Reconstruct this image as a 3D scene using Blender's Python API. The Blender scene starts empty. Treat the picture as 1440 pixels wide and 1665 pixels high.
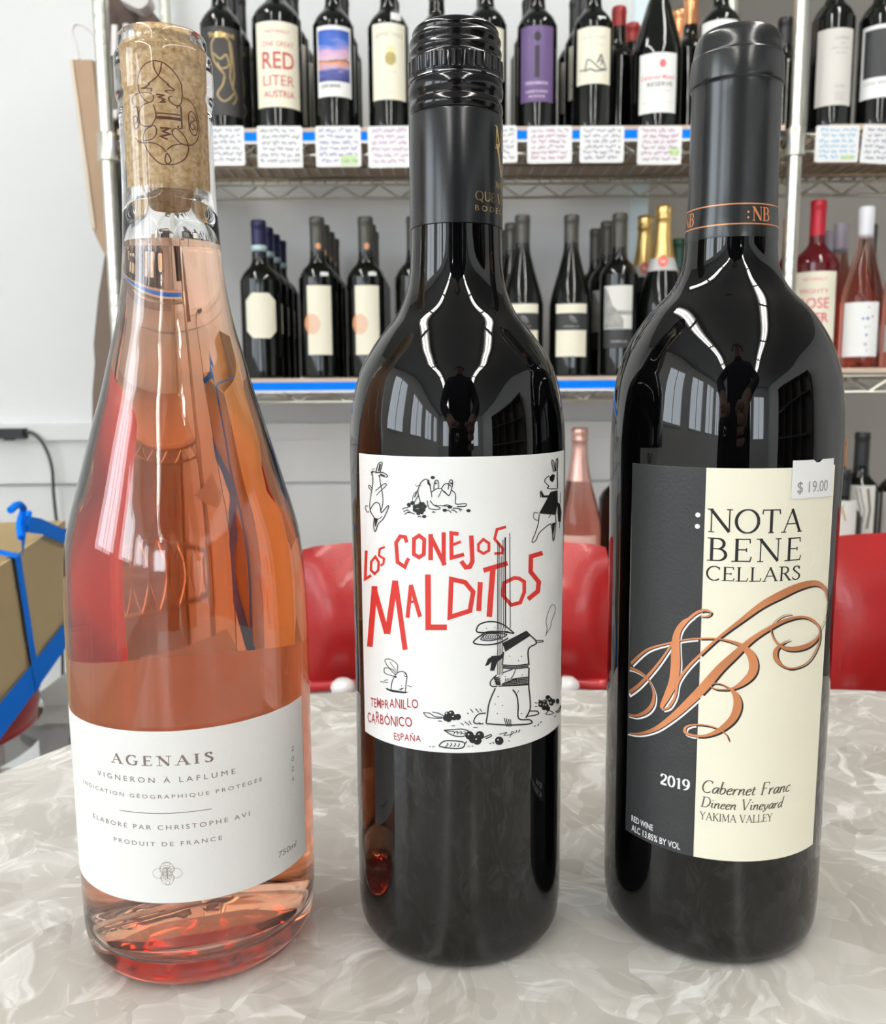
import bpy, bmesh, math, random
from mathutils import Vector, Matrix, geometry
random.seed(7)
C = bpy.context.scene.collection
sc = bpy.context.scene
PI = math.pi
R_ = math.radians

# ------------------------------------------------------------------ camera
TZ = 0.75                 # table top height
HC = 0.194                # lens above the table top
FPX = 1450.0              # focal length in pixels of the 1440 x 1665 frame
PITCH, ROLL = R_(8.0), R_(0.4)
_f = Vector((0, math.cos(PITCH), -math.sin(PITCH)))
_r0 = Vector((1, 0, 0)); _u0 = Vector((0, math.sin(PITCH), math.cos(PITCH)))
_r = _r0*math.cos(ROLL) - _u0*math.sin(ROLL)
_u = _u0*math.cos(ROLL) + _r0*math.sin(ROLL)
CAM = Vector((0, 0, TZ+HC))
cd = bpy.data.cameras.new('camera'); cam = bpy.data.objects.new('camera', cd); C.objects.link(cam)
cam.matrix_world = Matrix(((_r.x, _u.x, -_f.x, 0), (_r.y, _u.y, -_f.y, 0), (_r.z, _u.z, -_f.z, CAM.z), (0, 0, 0, 1)))
cd.sensor_fit = 'HORIZONTAL'; cd.sensor_width = 36.0; cd.lens = FPX/1440*36.0
cd.clip_start = 0.01; cd.clip_end = 60
cd.dof.use_dof = True; cd.dof.focus_distance = 0.285; cd.dof.aperture_fstop = 30.0
sc.camera = cam

# ------------------------------------------------------------------ world, lights, exposure
w = bpy.data.worlds.new('world'); sc.world = w; w.use_nodes = True
bg = w.node_tree.nodes['Background']; bg.inputs[0].default_value = (0.75, 0.87, 1.0, 1); bg.inputs[1].default_value = 1.0
sc.view_settings.view_transform = 'Standard'; sc.view_settings.look = 'None'
sc.view_settings.exposure = 0.36; sc.view_settings.gamma = 1.0; sc.view_settings.use_curve_mapping = False
TUBE = 29.0               # fluorescent tube radiance
WIN = 5.0                 # daylight radiance seen through the shop windows
cy = sc.cycles
cy.max_bounces = 20; cy.transmission_bounces = 18; cy.glossy_bounces = 6; cy.diffuse_bounces = 4
cy.transparent_max_bounces = 12; cy.volume_bounces = 0
cy.caustics_reflective = True; cy.caustics_refractive = True; cy.blur_glossy = 0.3
cy.sample_clamp_indirect = 6.0; cy.use_denoising = True
ROOM_X0, ROOM_X1, ROOM_Y0, ROOM_Y1, ROOM_H = -2.6, 3.4, -7.0, 3.3, 2.8

def day_light(name, loc, rot, sx, sy):
    l = bpy.data.lights.new(name, 'AREA'); l.shape = 'RECTANGLE'; l.size = sx; l.size_y = sy
    l.energy = WIN*sx*sy*PI; l.color = (0.86, 0.94, 1.0)
    o = bpy.data.objects.new(name, l); o.location = loc; o.rotation_euler = rot; C.objects.link(o); return o
WINS = [(-0.75, 1.1), (-2.45, 1.2), (-4.1, 1.2), (-5.7, 1.0)]       # centre y, width on the left wall
for (y, wd) in WINS:
    day_light('window_daylight', (ROOM_X0-0.06, y, 1.72), (0, -PI/2, 0), 1.25, wd)
for x in (-1.35, 0.35, 2.05):
    day_light('window_daylight', (x, ROOM_Y0-0.06, 1.62), (-PI/2, 0, PI), 1.3, 1.5)

# ------------------------------------------------------------------ helpers
def ray(x, y):
    return _f + _r*((x-720)/FPX) - _u*((y-832.5)/FPX)
def at(x, y, Y):                       # pixel -> point on the upright plane at distance Y
    d = ray(x, y); return CAM + d*(Y/d.y)

_M = {}
def mat(name, col=(.5, .5, .5), rough=.5, metal=0., noise=0., nscale=40., bump=0., bscale=200., spec=.5, coat=0., trans=0., ior=1.5, emis=None, estr=0., sheen=0.):
    if name in _M: return _M[name]
    m = bpy.data.materials.new(name); m.use_nodes = True; nt = m.node_tree; b = nt.nodes['Principled BSDF']
    b.inputs['Base Color'].default_value = (*col, 1); b.inputs['Roughness'].default_value = rough
    b.inputs['Metallic'].default_value = metal; b.inputs['Specular IOR Level'].default_value = spec
    b.inputs['Coat Weight'].default_value = coat; b.inputs['Coat Roughness'].default_value = .05
    b.inputs['Transmission Weight'].default_value = trans; b.inputs['IOR'].default_value = ior
    b.inputs['Sheen Weight'].default_value = sheen
    if emis: b.inputs['Emission Color'].default_value = (*emis, 1); b.inputs['Emission Strength'].default_value = estr
    tc = nt.nodes.new('ShaderNodeTexCoord')
    if noise:
        n = nt.nodes.new('ShaderNodeTexNoise'); n.inputs['Scale'].default_value = nscale; n.inputs['Detail'].default_value = 4
        nt.links.new(tc.outputs['Object'], n.inputs['Vector'])
        mx = nt.nodes.new('ShaderNodeMix'); mx.data_type = 'RGBA'
        mx.inputs['A'].default_value = (*[c*(1-noise) for c in col], 1); mx.inputs['B'].default_value = (*[min(1, c*(1+noise)) for c in col], 1)
        nt.links.new(n.outputs['Fac'], mx.inputs['Factor']); nt.links.new(mx.outputs['Result'], b.inputs['Base Color'])
    if bump:
        n2 = nt.nodes.new('ShaderNodeTexNoise'); n2.inputs['Scale'].default_value = bscale
        nt.links.new(tc.outputs['Object'], n2.inputs['Vector'])
        bp = nt.nodes.new('ShaderNodeBump'); bp.inputs['Strength'].default_value = bump; bp.inputs['Distance'].default_value = .001
        nt.links.new(n2.outputs['Fac'], bp.inputs['Height']); nt.links.new(bp.outputs['Normal'], b.inputs['Normal'])
    _M[name] = m; return m

def sm(pts, n=6, closed=False):        # Catmull-Rom through points of any dimension
    P = list(pts); out = []
    N = len(P)
    rng = range(N) if closed else range(N-1)
    for i in rng:
        p0 = P[(i-1) % N] if (closed or i > 0) else P[0]
        p1 = P[i]; p2 = P[(i+1) % N]
        p3 = P[(i+2) % N] if (closed or i+2 < N) else P[-1]
        for k in range(n):
            t = k/n
            out.append(tuple(.5*((2*b) + (-a+c)*t + (2*a-5*b+4*c-d)*t*t + (-a+3*b-3*c+d)*t**3) for a, b, c, d in zip(p0, p1, p2, p3)))
    if not closed: out.append(tuple(P[-1]))
    else: out.append(out[0])
    return out

class MB:
    def __init__(s): s.v = []; s.f = []
    def add(s, v, f):
        o = len(s.v); s.v += [tuple(p) for p in v]; s.f += [tuple(i+o for i in q) for q in f]; return s
    def lathe(s, prof, n=48, cx=0, cy=0, cz=0, fn=None):
        v = []; f = []; idx = []
        for (r, h) in prof:
            if r < 1e-7: v.append((cx, cy, cz+h)); idx.append([len(v)-1])
            else:
                row = []
                for k in range(n):
                    a = 2*PI*k/n; rr = fn(r, h, a) if fn else r
                    v.append((cx+rr*math.sin(a), cy-rr*math.cos(a), cz+h)); row.append(len(v)-1)
                idx.append(row)
        for a, b in zip(idx[:-1], idx[1:]):
            if len(a) == 1 and len(b) == 1: continue
            for k in range(n):
                k2 = (k+1) % n
                if len(a) == 1: f.append((a[0], b[k2], b[k]))
                elif len(b) == 1: f.append((a[k], a[k2], b[0]))
                else: f.append((a[k], a[k2], b[k2], b[k]))
        return s.add(v, f)
    def box(s, x0, x1, y0, y1, z0, z1):
        v = [(x0, y0, z0), (x1, y0, z0), (x1, y1, z0), (x0, y1, z0), (x0, y0, z1), (x1, y0, z1), (x1, y1, z1), (x0, y1, z1)]
        return s.add(v, [(0, 3, 2, 1), (4, 5, 6, 7), (0, 1, 5, 4), (1, 2, 6, 5), (2, 3, 7, 6), (3, 0, 4, 7)])
    def tube(s, pts, r, n=8, closed=False):
        P = [Vector(p) for p in pts]; N = len(P); rs = r if isinstance(r, (list, tuple)) else [r]*N
        rows = []; up = None
        for i, p in enumerate(P):
            a = P[(i-1) % N] if (closed or i > 0) else p; b = P[(i+1) % N] if (closed or i < N-1) else p
            t = (b-a)
            if t.length < 1e-9: t = Vector((0, 0, 1))
            t.normalize()
            if up is None:
                up = t.orthogonal().normalized()
            up = (up - t*up.dot(t))
            if up.length < 1e-6: up = t.orthogonal()
            up.normalize(); sd = t.cross(up)
            rows.append([p + up*math.cos(2*PI*k/n)*rs[i] + sd*math.sin(2*PI*k/n)*rs[i] for k in range(n)])
        v = [q for row in rows for q in row]; f = []
        M = N if closed else N-1
        for i in range(M):
            j = (i+1) % N
            for k in range(n):
                k2 = (k+1) % n; f.append((i*n+k, i*n+k2, j*n+k2, j*n+k))
        if not closed: f.append(tuple(reversed(range(n)))); f.append(tuple((N-1)*n+k for k in range(n)))
        return s.add(v, f)
    def prism(s, pts, dirv):           # 3D outline swept along dirv
        n = len(pts); P = [Vector(p) for p in pts]; Q = [p+Vector(dirv) for p in P]
        f = [tuple(range(n)), tuple(reversed(range(n, 2*n)))] + [(i, i+n, (i+1) % n+n, (i+1) % n) for i in range(n)]
        s.add(P+Q, f)
        return s
    # --- flat print laid on a surface through mp(s, h) -> point
    def ribbon(s, mp, pts, w, closed=False, step=1.6):
        ws = list(w) if isinstance(w, (list, tuple)) else [w]*len(pts)
        P = [(p[0], p[1], q) for p, q in zip(pts, ws)]
        if closed: P.append(P[0])
        D = [P[0]]
        for a, b in zip(P[:-1], P[1:]):
            L = math.hypot(b[0]-a[0], b[1]-a[1]); k = max(1, int(L/step))
            for i in range(1, k+1): D.append(tuple(a[j]+(b[j]-a[j])*i/k for j in range(3)))
        N = len(D); v = []; f = []
        for i in range(N):
            if closed:
                a = D[i-1] if i > 0 else D[N-2]; b = D[i+1] if i < N-1 else D[1]
            else: a = D[max(0, i-1)]; b = D[min(N-1, i+1)]
            p = D[i]
            t1 = (p[0]-a[0], p[1]-a[1]); t2 = (b[0]-p[0], b[1]-p[1])
            l1 = math.hypot(*t1); l2 = math.hypot(*t2)
            if l1 < 1e-9: t1 = t2; l1 = l2
            if l2 < 1e-9: t2 = t1; l2 = l1
            if l1 < 1e-9: t1 = t2 = (1, 0); l1 = l2 = 1
            n1 = (-t1[1]/l1, t1[0]/l1); n2 = (-t2[1]/l2, t2[0]/l2)
            nx, ny = n1[0]+n2[0], n1[1]+n2[1]; l = math.hypot(nx, ny)
            if l < .3: nx, ny = n1; k = 1
            else:
                nx /= l; ny /= l; k = min(1.9, 1/max(.3, nx*n1[0]+ny*n1[1]))
            hw = p[2]*.5*k
            v.append(mp(p[0]+nx*hw, p[1]+ny*hw)); v.append(mp(p[0]-nx*hw, p[1]-ny*hw))
            if i: f.append((2*i-2, 2*i-1, 2*i+1, 2*i))
        return s.add(v, f)
    def poly(s, mp, pts, maxe=3.):
        t = geometry.tessellate_polygon([[Vector((p[0], p[1], 0)) for p in pts]])
        return s.tris(mp, [(p[0], p[1]) for p in pts], [tuple(q) for q in t], maxe)
    def tris(s, mp, pts, faces, maxe):
        pts = list(pts); cache = {}; out = []
        def mid(a, b):
            k = (min(a, b), max(a, b))
            if k not in cache:
                pts.append(((pts[a][0]+pts[b][0])/2, (pts[a][1]+pts[b][1])/2)); cache[k] = len(pts)-1
            return cache[k]
        stack = [f for f in faces]
        while stack:
            f = stack.pop()
            if len(f) != 3: out.append(f); continue
            e = [abs(pts[f[i]][0]-pts[f[(i+1) % 3]][0]) for i in range(3)]
            i = e.index(max(e))
            if e[i] <= maxe: out.append(f); continue
            a, b, c = f[i], f[(i+1) % 3], f[(i+2) % 3]; m = mid(a, b)
            stack += [(a, m, c), (m, b, c)]
        return s.add([mp(*p) for p in pts], out)
    def disc(s, mp, x, y, rx, ry=None, n=14):
        ry = ry or rx
        return s.poly(mp, [(x+rx*math.cos(2*PI*k/n), y+ry*math.sin(2*PI*k/n)) for k in range(n)])
    def rect(s, mp, x0, y0, x1, y1, n=None, m=1):
        n = n or max(1, int(abs(x1-x0)/2.5))
        v = [mp(x0+(x1-x0)*i/n, y0+(y1-y0)*j/m) for j in range(m+1) for i in range(n+1)]
        return s.add(v, [(j*(n+1)+i, j*(n+1)+i+1, (j+1)*(n+1)+i+1, (j+1)*(n+1)+i) for j in range(m) for i in range(n)])
    def text(s, mp, string, x, y, h, width=None, shear=0., bold=0., align='L', spacing=1.0):
        T, F, W = sans(string, spacing, bold)
        k = h/.73; kx = k if width is None else width/max(W, 1e-6)
        if align == 'C': x = x - W*kx/2
        if align == 'R': x = x - W*kx
        return s.tris(mp, [(x+a*kx+b*k*shear, y+b*k) for a, b in T], F, 3.)
    def mesh(s, name, m, smooth=False, auto=None):
        me = bpy.data.meshes.new(name); me.from_pydata(s.v, [], s.f); me.update()
        if m is not None: me.materials.append(m)
        if smooth: me.polygons.foreach_set('use_smooth', [True]*len(me.polygons))
        if smooth and auto:
            me.set_sharp_from_angle(angle=R_(auto))
        return me
    def build(s, name, m, parent=None, smooth=False, auto=None, loc=None):
        me = s.mesh(name, m, smooth, auto); o = bpy.data.objects.new(name, me); C.objects.link(o)
        if parent is not None: o.parent = parent
        if loc is not None: o.location = loc
        return o

_SC = {}
def sans(string, spacing=1., bold=0.):
    key = (string, spacing, bold)
    if key in _SC: return _SC[key]
    cu = bpy.data.curves.new('t', 'FONT'); cu.body = string; cu.size = 1; cu.resolution_u = 3; cu.space_character = spacing; cu.offset = bold
    ob = bpy.data.objects.new('t', cu); C.objects.link(ob); bpy.context.view_layer.update()
    dg = bpy.context.evaluated_depsgraph_get(); me = bpy.data.meshes.new_from_object(ob.evaluated_get(dg))
    V = [(v.co.x, v.co.y) for v in me.vertices]; F = [tuple(p.vertices) for p in me.polygons]
    bpy.data.objects.remove(ob); bpy.data.curves.remove(cu); bpy.data.meshes.remove(me)
    if V:
        x0 = min(v[0] for v in V); V = [(a-x0, b) for a, b in V]; W = max(v[0] for v in V)
    else: W = 0
    _SC[key] = (V, F, W); return _SC[key]

# ------------------------------------------------------------------ pen-drawn serif alphabet (cap height 1)
def arc(cx, cy, rx, ry, a0, a1, n=14):
    return [(cx+rx*math.cos(R_(a0+(a1-a0)*i/n)), cy+ry*math.sin(R_(a0+(a1-a0)*i/n))) for i in range(n+1)]
# glyph: (advance, [(kind, points)], [serif points]);  K thick, n thin, c width follows direction
G = {
 'A': (.84, [('n', [(.10, 0), (.42, 1)]), ('K', [(.40, 1), (.74, 0)]), ('n', [(.2, .36), (.63, .36)])], [(.1, 0), (.74, 0)]),
 'B': (.68, [('K', [(.16, 0), (.16, 1)]), ('c', [(.12, .98), (.32, .98)]+arc(.34, .755, .2, .225, 90, -90)+[(.16, .53)]), ('c', [(.3, .53)]+arc(.36, .275, .24, .255, 90, -90)+[(.12, .02)])], [(.12, 0), (.12, 1)]),
 'C': (.76, [('c', arc(.43, .5, .36, .5, 50, 312, 22)), ('n', [(.67, .98), (.67, .76)])], []),
 'D': (.84, [('K', [(.16, 0), (.16, 1)]), ('c', [(.12, .98), (.34, .98)]+arc(.36, .5, .38, .48, 90, -90, 18)+[(.12, .02)])], [(.12, 0), (.12, 1)]),
 'E': (.66, [('K', [(.16, 0), (.16, 1)]), ('n', [(.1, .98), (.56, .98), (.57, .8)]), ('n', [(.16, .52), (.46, .52)]), ('n', [(.46, .6), (.46, .43)]), ('n', [(.1, .02), (.58, .02), (.62, .22)])], [(.1, 0)]),
 'F': (.62, [('K', [(.16, 0), (.16, 1)]), ('n', [(.1, .98), (.56, .98), (.57, .8)]), ('n', [(.16, .52), (.46, .52)])], [(.16, 0)]),
 'G': (.84, [('c', arc(.43, .5, .36, .5, 50, 330, 22)), ('n', [(.67, .98), (.67, .76)]), ('K', [(.7, .1), (.7, .42)])], [(.68, .42)]),
 'I': (.34, [('K', [(.17, 0), (.17, 1)])], [(.17, 0), (.17, 1)]),
 'K': (.76, [('K', [(.16, 0), (.16, 1)]), ('n', [(.64, 1), (.18, .46)]), ('K', [(.3, .58), (.68, 0)])], [(.16, 0), (.16, 1), (.64, 1), (.7, 0)]),
 'L': (.64, [('K', [(.16, 0), (.16, 1)]), ('n', [(.1, .02), (.56, .02), (.6, .24)])], [(.16, 1), (.1, 0)]),
 'M': (.98, [('n', [(.14, 0), (.18, 1)]), ('K', [(.18, 1), (.48, .1)]), ('n', [(.48, .1), (.8, 1)]), ('K', [(.8, 1), (.84, 0)])], [(.14, 0), (.84, 0), (.14, 1), (.84, 1)]),
 'N': (.88, [('n', [(.15, 0), (.15, .98)]), ('K', [(.13, .99), (.74, .02)]), ('n', [(.74, .02), (.74, 1)])], [(.15, 0), (.11, 1), (.74, 1)]),
 'O': (.9, [('c', arc(.45, .5, .37, .5, 0, 360, 30))], []),
 'P': (.66, [('K', [(.16, 0), (.16, 1)]), ('c', [(.12, .98), (.32, .98)]+arc(.34, .73, .22, .25, 90, -90)+[(.16, .48)])], [(.16, 0), (.12, 1)]),
 'Q': (.9, [('c', arc(.45, .5, .37, .5, 0, 360, 30)), ('K', [(.45, .12), (.8, -.16)])], []),
 'R': (.72, [('K', [(.16, 0), (.16, 1)]), ('c', [(.12, .98), (.32, .98)]+arc(.34, .75, .2, .23, 90, -90)+[(.16, .52)]), ('K', [(.34, .52), (.66, 0)])], [(.16, 0), (.12, 1), (.66, 0)]),
 'S': (.58, [('c', sm([(.48, .82), (.36, .98), (.16, .92), (.13, .74), (.3, .55), (.47, .38), (.48, .16), (.3, .01), (.1, .1)], 4)), ('n', [(.48, .96), (.48, .76)]), ('n', [(.09, .02), (.09, .24)])], []),
 'T': (.72, [('K', [(.36, 0), (.36, 1)]), ('n', [(.05, .8), (.07, .98), (.65, .98), (.67, .8)])], [(.36, 0)]),
 'U': (.82, [('K', [(.16, 1), (.16, .3)]), ('c', arc(.42, .3, .26, .29, 180, 360, 12)), ('n', [(.68, .3), (.68, 1)])], [(.16, 1), (.68, 1)]),
 'V': (.82, [('K', [(.1, 1), (.42, 0)]), ('n', [(.42, 0), (.72, 1)])], [(.1, 1), (.72, 1)]),
 'W': (1.1, [('K', [(.1, 1), (.35, 0)]), ('n', [(.35, 0), (.56, .9)]), ('K', [(.54, .95), (.78, 0)]), ('n', [(.78, 0), (1.0, 1)])], [(.1, 1), (1.0, 1)]),
 'Y': (.74, [('K', [(.08, 1), (.37, .48)]), ('n', [(.66, 1), (.37, .48)]), ('K', [(.37, .5), (.37, 0)])], [(.08, 1), (.66, 1), (.37, 0)]),
 '2': (.56, [('c', sm([(.08, .72), (.18, .95), (.38, .94), (.46, .75), (.36, .48), (.2, .26), (.06, .05)], 4)), ('K', [(.06, .05), (.5, .05)])], []),
 '0': (.58, [('c', arc(.29, .5, .21, .5, 0, 360, 24))], []),
 '1': (.46, [('K', [(.25, 0), (.25, .98)]), ('n', [(.08, .84), (.25, .97)])], [(.25, 0)]),
 '9': (.58, [('c', arc(.28, .68, .19, .3, 0, 360, 20)), ('c', sm([(.47, .68), (.45, .35), (.3, .08), (.12, 0)], 5))], []),
 '4': (.58, [('K', [(.4, 0), (.4, 1)]), ('n', [(.4, 1), (.04, .3), (.56, .3)])], [(.4, 0)]),
 'a': (.5, [('c', sm([(.42, .44), (.28, .5), (.12, .38), (.06, .18), (.13, .02), (.27, .08), (.42, .44)], 4)), ('K', [(.44, .5), (.38, .12)]), ('n', [(.38, .12), (.42, .01), (.52, .1)])], []),
 'b': (.5, [('K', [(.12, 1.02), (.07, .12)]), ('c', sm([(.08, .3), (.2, .46), (.36, .46), (.42, .28), (.34, .08), (.2, 0), (.07, .08)], 4))], []),
 'c': (.42, [('c', sm([(.38, .42), (.28, .5), (.13, .4), (.06, .18), (.14, .01), (.28, .02), (.38, .1)], 4))], []),
 'd': (.52, [('c', sm([(.42, .44), (.28, .5), (.12, .38), (.06, .18), (.13, .02), (.27, .08), (.42, .4)], 4)), ('K', [(.48, 1.02), (.38, .12)]), ('n', [(.38, .12), (.42, .01), (.52, .1)])], []),
 'e': (.42, [('c', sm([(.08, .24), (.28, .3), (.37, .41), (.28, .5), (.13, .4), (.06, .18), (.14, .01), (.28, .02), (.38, .1)], 4))], []),
 'i': (.28, [('K', [(.12, .48), (.1, .1)]), ('n', [(.1, .1), (.14, .01), (.24, .1)]), ('n', [(.03, .42), (.12, .48)]), ('K', [(.13, .68), (.13, .76)])], []),
 'n': (.54, [('K', [(.12, .48), (.08, 0)]), ('n', [(.03, .42), (.12, .48)]), ('c', sm([(.1, .22), (.22, .42), (.36, .49), (.4, .38), (.37, .12)], 4)), ('n', [(.37, .12), (.41, .01), (.52, .1)])], []),
 'r': (.4, [('K', [(.12, .48), (.08, 0)]), ('n', [(.03, .42), (.12, .48)]), ('c', sm([(.1, .22), (.2, .42), (.32, .49), (.38, .44)], 4))], []),
 't': (.34, [('K', [(.16, .66), (.1, .1)]), ('n', [(.1, .1), (.15, 0), (.28, .1)]), ('n', [(.03, .47), (.3, .47)])], []),
 'y': (.5, [('K', [(.08, .48), (.16, .02)]), ('n', [(.02, .44), (.08, .48)]), ('c', sm([(.42, .48), (.38, .2), (.2, -.08), (.02, -.24)], 5))], []),
}
def serif(mb, mp, string, x, y, h, width=None, thick=.13, thin=.045, shear=0., align='L', spacing=0., slen=.2):
    adv = [(.34 if ch == ' ' else G[ch][0])+spacing for ch in string]; W = sum(adv)-spacing
    k = h; kx = h if width is None else width/W
    if align == 'C': x -= W*kx/2
    if align == 'R': x -= W*kx
    def tr(p, ox): return (x+(ox+p[0])*kx+p[1]*k*shear, y+p[1]*k)
    ox = 0
    for ch, a in zip(string, adv):
        if ch != ' ':
            for kd, pts in G[ch][1]:
                if kd == 'K': wd = thick*k
                elif kd == 'n': wd = thin*k
                else:
                    wd = []
                    for i, p in enumerate(pts):
                        q0 = pts[max(0, i-1)]; q1 = pts[min(len(pts)-1, i+1)]
                        dx, dy = q1[0]-q0[0], q1[1]-q0[1]; L = math.hypot(dx, dy) or 1
                        wd.append((thin+(thick-thin)*abs(dy/L)**1.3)*k)
                mb.ribbon(mp, [tr(p, ox) for p in pts], wd)
            for q in G[ch][2]:
                mb.ribbon(mp, [tr((q[0]-slen/2, q[1]+(.012 if q[1] < .5 else -.012)), ox), tr((q[0]+slen/2, q[1]+(.012 if q[1] < .5 else -.012)), ox)], thin*.9*k)
        ox += a
    return mb

# ------------------------------------------------------------------ scene bookkeeping
def tag(o, label=None, cat=None, group=None, kind=None):
    if label: o['label'] = label
    if cat: o['category'] = cat
    if group: o['group'] = group
    if kind: o['kind'] = kind
    return o
def thing(name, loc, label, cat, group=None, rz=0):
    o = bpy.data.objects.new(name, None); o.empty_display_size = .05; C.objects.link(o); o.location = loc; o.rotation_euler = (0, 0, rz)
    return tag(o, label, cat, group)
def kids(o): return [c for c in o.children]
def dup(o, parent=None):
    c = o.copy(); C.objects.link(c); c.parent = parent
    for ch in kids(o): dup(ch, c)
    return c
# ------------------------------------------------------------------ materials of the setting
M_wall = mat('white_wall_paint', (.80, .81, .81), .6, noise=.015, nscale=6, bump=.1, bscale=300)
M_trim = mat('white_trim_paint', (.80, .81, .80), .4, noise=.015, nscale=9)
M_grey = mat('greige_wall_paint', (.40, .375, .335), .7, noise=.04, nscale=5, bump=.1, bscale=200)
M_jamb = mat('jamb_daylight_tint', (.80, .93, .97), .35, noise=.01)  # bright blue-white colour stands in for daylight caught by the jamb
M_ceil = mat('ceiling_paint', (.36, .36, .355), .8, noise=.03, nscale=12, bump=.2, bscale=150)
M_floor = mat('vinyl_floor', (.30, .27, .24), .35, noise=.15, nscale=8)
M_chrome = mat('chrome_wire', (.72, .71, .63), .32, 1., noise=.03)
M_steel = mat('chromed_steel', (.9, .9, .9), .08, 1., noise=.02)
M_blue = mat('blue_painters_tape', (.0, .19, .84), .7, spec=.1, noise=.06, nscale=60, bump=.3, bscale=300)
M_red = mat('red_vinyl', (.36, .014, .014), .30, noise=.08, nscale=18, bump=.25, bscale=500, coat=.15)
M_black = mat('matt_black', (.012, .012, .013), .45, noise=.1)

def struct(mb, name, m, **k): return tag(mb.build(name, m, **k), kind='structure')
X0, X1, Y0, Y1, H = ROOM_X0, ROOM_X1, ROOM_Y0, ROOM_Y1, ROOM_H
struct(MB().box(X0-.1, X1+.1, Y0-.1, Y1+.1, -.06, 0), 'floor', M_floor)
struct(MB().box(X0-.1, X1+.1, Y0-.1, Y1+.1, H, H+.06), 'ceiling', M_ceil)
WB = 2.15
xe = at(1046, 400, WB).x
struct(MB().box(X0-.1, xe-.035, WB, WB+.12, 0, H), 'wall_back', M_wall)
struct(MB().box(xe-.035, xe+.006, WB-.012, WB+.13, 0, H), 'trim_1', M_jamb)
struct(MB().box(xe-.1, X1+.1, Y1-.02, Y1+.1, 0, H), 'wall_recess', M_grey)
struct(MB().box(xe-.05, xe, WB+.13, Y1-.02, 0, H), 'wall_return', M_grey)
# corrugated panelling low relief on the recess
pm = MB()
struct(MB().box(X1, X1+.1, Y0-.1, Y1+.1, 0, H), 'wall_right', M_wall)
# left wall with openings
lw = MB(); ys = [Y0-.1]
for (y, wd) in sorted(WINS): ys += [y-wd/2, y+wd/2]
ys.append(Y1+.1)
lw.box(X0-.1, X0, Y0-.1, Y1+.1, 0, 1.08); lw.box(X0-.1, X0, Y0-.1, Y1+.1, 2.36, H)
for i in range(0, len(ys), 2): lw.box(X0-.1, X0, ys[i], ys[i+1], 1.08, 2.36)
struct(lw, 'wall_left', M_wall)
fw = MB(); fw.box(X0-.1, X1+.1, Y0-.1, Y0, 0, .95); fw.box(X0-.1, X1+.1, Y0-.1, Y0, 2.28, H)
xs = [X0-.1]
for x in (-1.35, .35, 2.05): xs += [x-.76, x+.76]
xs.append(X1+.1)
for i in range(0, len(xs), 2): fw.box(xs[i], xs[i+1], Y0-.1, Y0, .95, 2.28)
struct(fw, 'wall_front', M_wall)
for n, (y, wd) in enumerate(WINS):
    f = MB(); a, b = y-wd/2, y+wd/2; q = .035
    f.box(X0-.05, X0+.015, a, a+q, 1.08, 2.36).box(X0-.05, X0+.015, b-q, b, 1.08, 2.36).box(X0-.05, X0+.015, a, b, 1.08, 1.08+q).box(X0-.05, X0+.015, a, b, 2.36-q, 2.36)
    f.box(X0-.04, X0+.005, y-.015, y+.015, 1.08, 2.36)
    struct(f, 'window_%d' % (n+1), M_trim)
for n, x in enumerate((-1.35, .35, 2.05)):
    f = MB(); q = .04
    f.box(x-.76, x-.76+q, Y0-.05, Y0+.01, .95, 2.28).box(x+.76-q, x+.76, Y0-.05, Y0+.01, .95, 2.28).box(x-.76, x+.76, Y0-.05, Y0+.01, .95, .99).box(x-.76, x+.76, Y0-.05, Y0+.01, 2.24, 2.28).box(x-.02, x+.02, Y0-.04, Y0+.005, .95, 2.28)
    struct(f, 'window_%d' % (n+5), M_trim)

# chair-rail moulding on the back wall
zt = at(60, 690, WB).z; z2 = at(60, 717, WB).z; z3 = at(60, 788, WB).z
struct(MB().box(X0, xe-.035, WB-.045, WB, z2+.004, zt), 'trim_2', M_trim)
struct(MB().box(X0, xe-.035, WB-.028, WB, z3+.006, z2+.004), 'trim_3', M_trim)
struct(MB().box(X0, xe-.035, WB-.012, WB, 0, z3-.002), 'trim_4', M_trim)

# ------------------------------------------------------------------ ceiling lights: two rows of twin-tube fixtures
M_tube = mat('fluorescent_tube', (1, 1, 1), .5, emis=(1.0, .97, .92), estr=TUBE)
M_hous = mat('white_enamel', (.75, .75, .73), .35)
def light(x, y, lab, grp):
    t = thing('ceiling_light', (x, y, H), lab, 'ceiling light', grp)
    MB().prism([(-.12, -.61, -.001), (.12, -.61, -.001), (.125, -.61, -.05), (-.125, -.61, -.05)], (0, 1.22, 0)).build('housing', M_hous, t)
    for s in (-1, 1):
        MB().tube([(s*.045, -.585, -.075), (s*.045, .585, -.075)], .017, 10).build('tube', M_tube, t, smooth=True, auto=40)
        for e in (-1, 1): MB().box(s*.045-.012, s*.045+.012, e*.595-.012, e*.595+.012, -.095, -.049).build('tube_holder', M_hous, t)
    return t
proto = light(-.95, .85, 'first twin-tube fluorescent fixture of the left ceiling row, mirrored in the bottles', 'fluorescent fixtures of the left ceiling row')
for k in range(6):
    for s in (-1, 1):
        if k == 0 and s == -1: continue
        o = dup(proto); o.location = (s*.95, .85-1.27*k, H)
        side = 'left' if s < 0 else 'right'
        o['label'] = '%s twin-tube fluorescent fixture of the %s ceiling row, mirrored in the bottles' % (('first', 'second', 'third', 'fourth', 'fifth', 'last')[k], side)
        o['group'] = 'fluorescent fixtures of the %s ceiling row' % side

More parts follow.
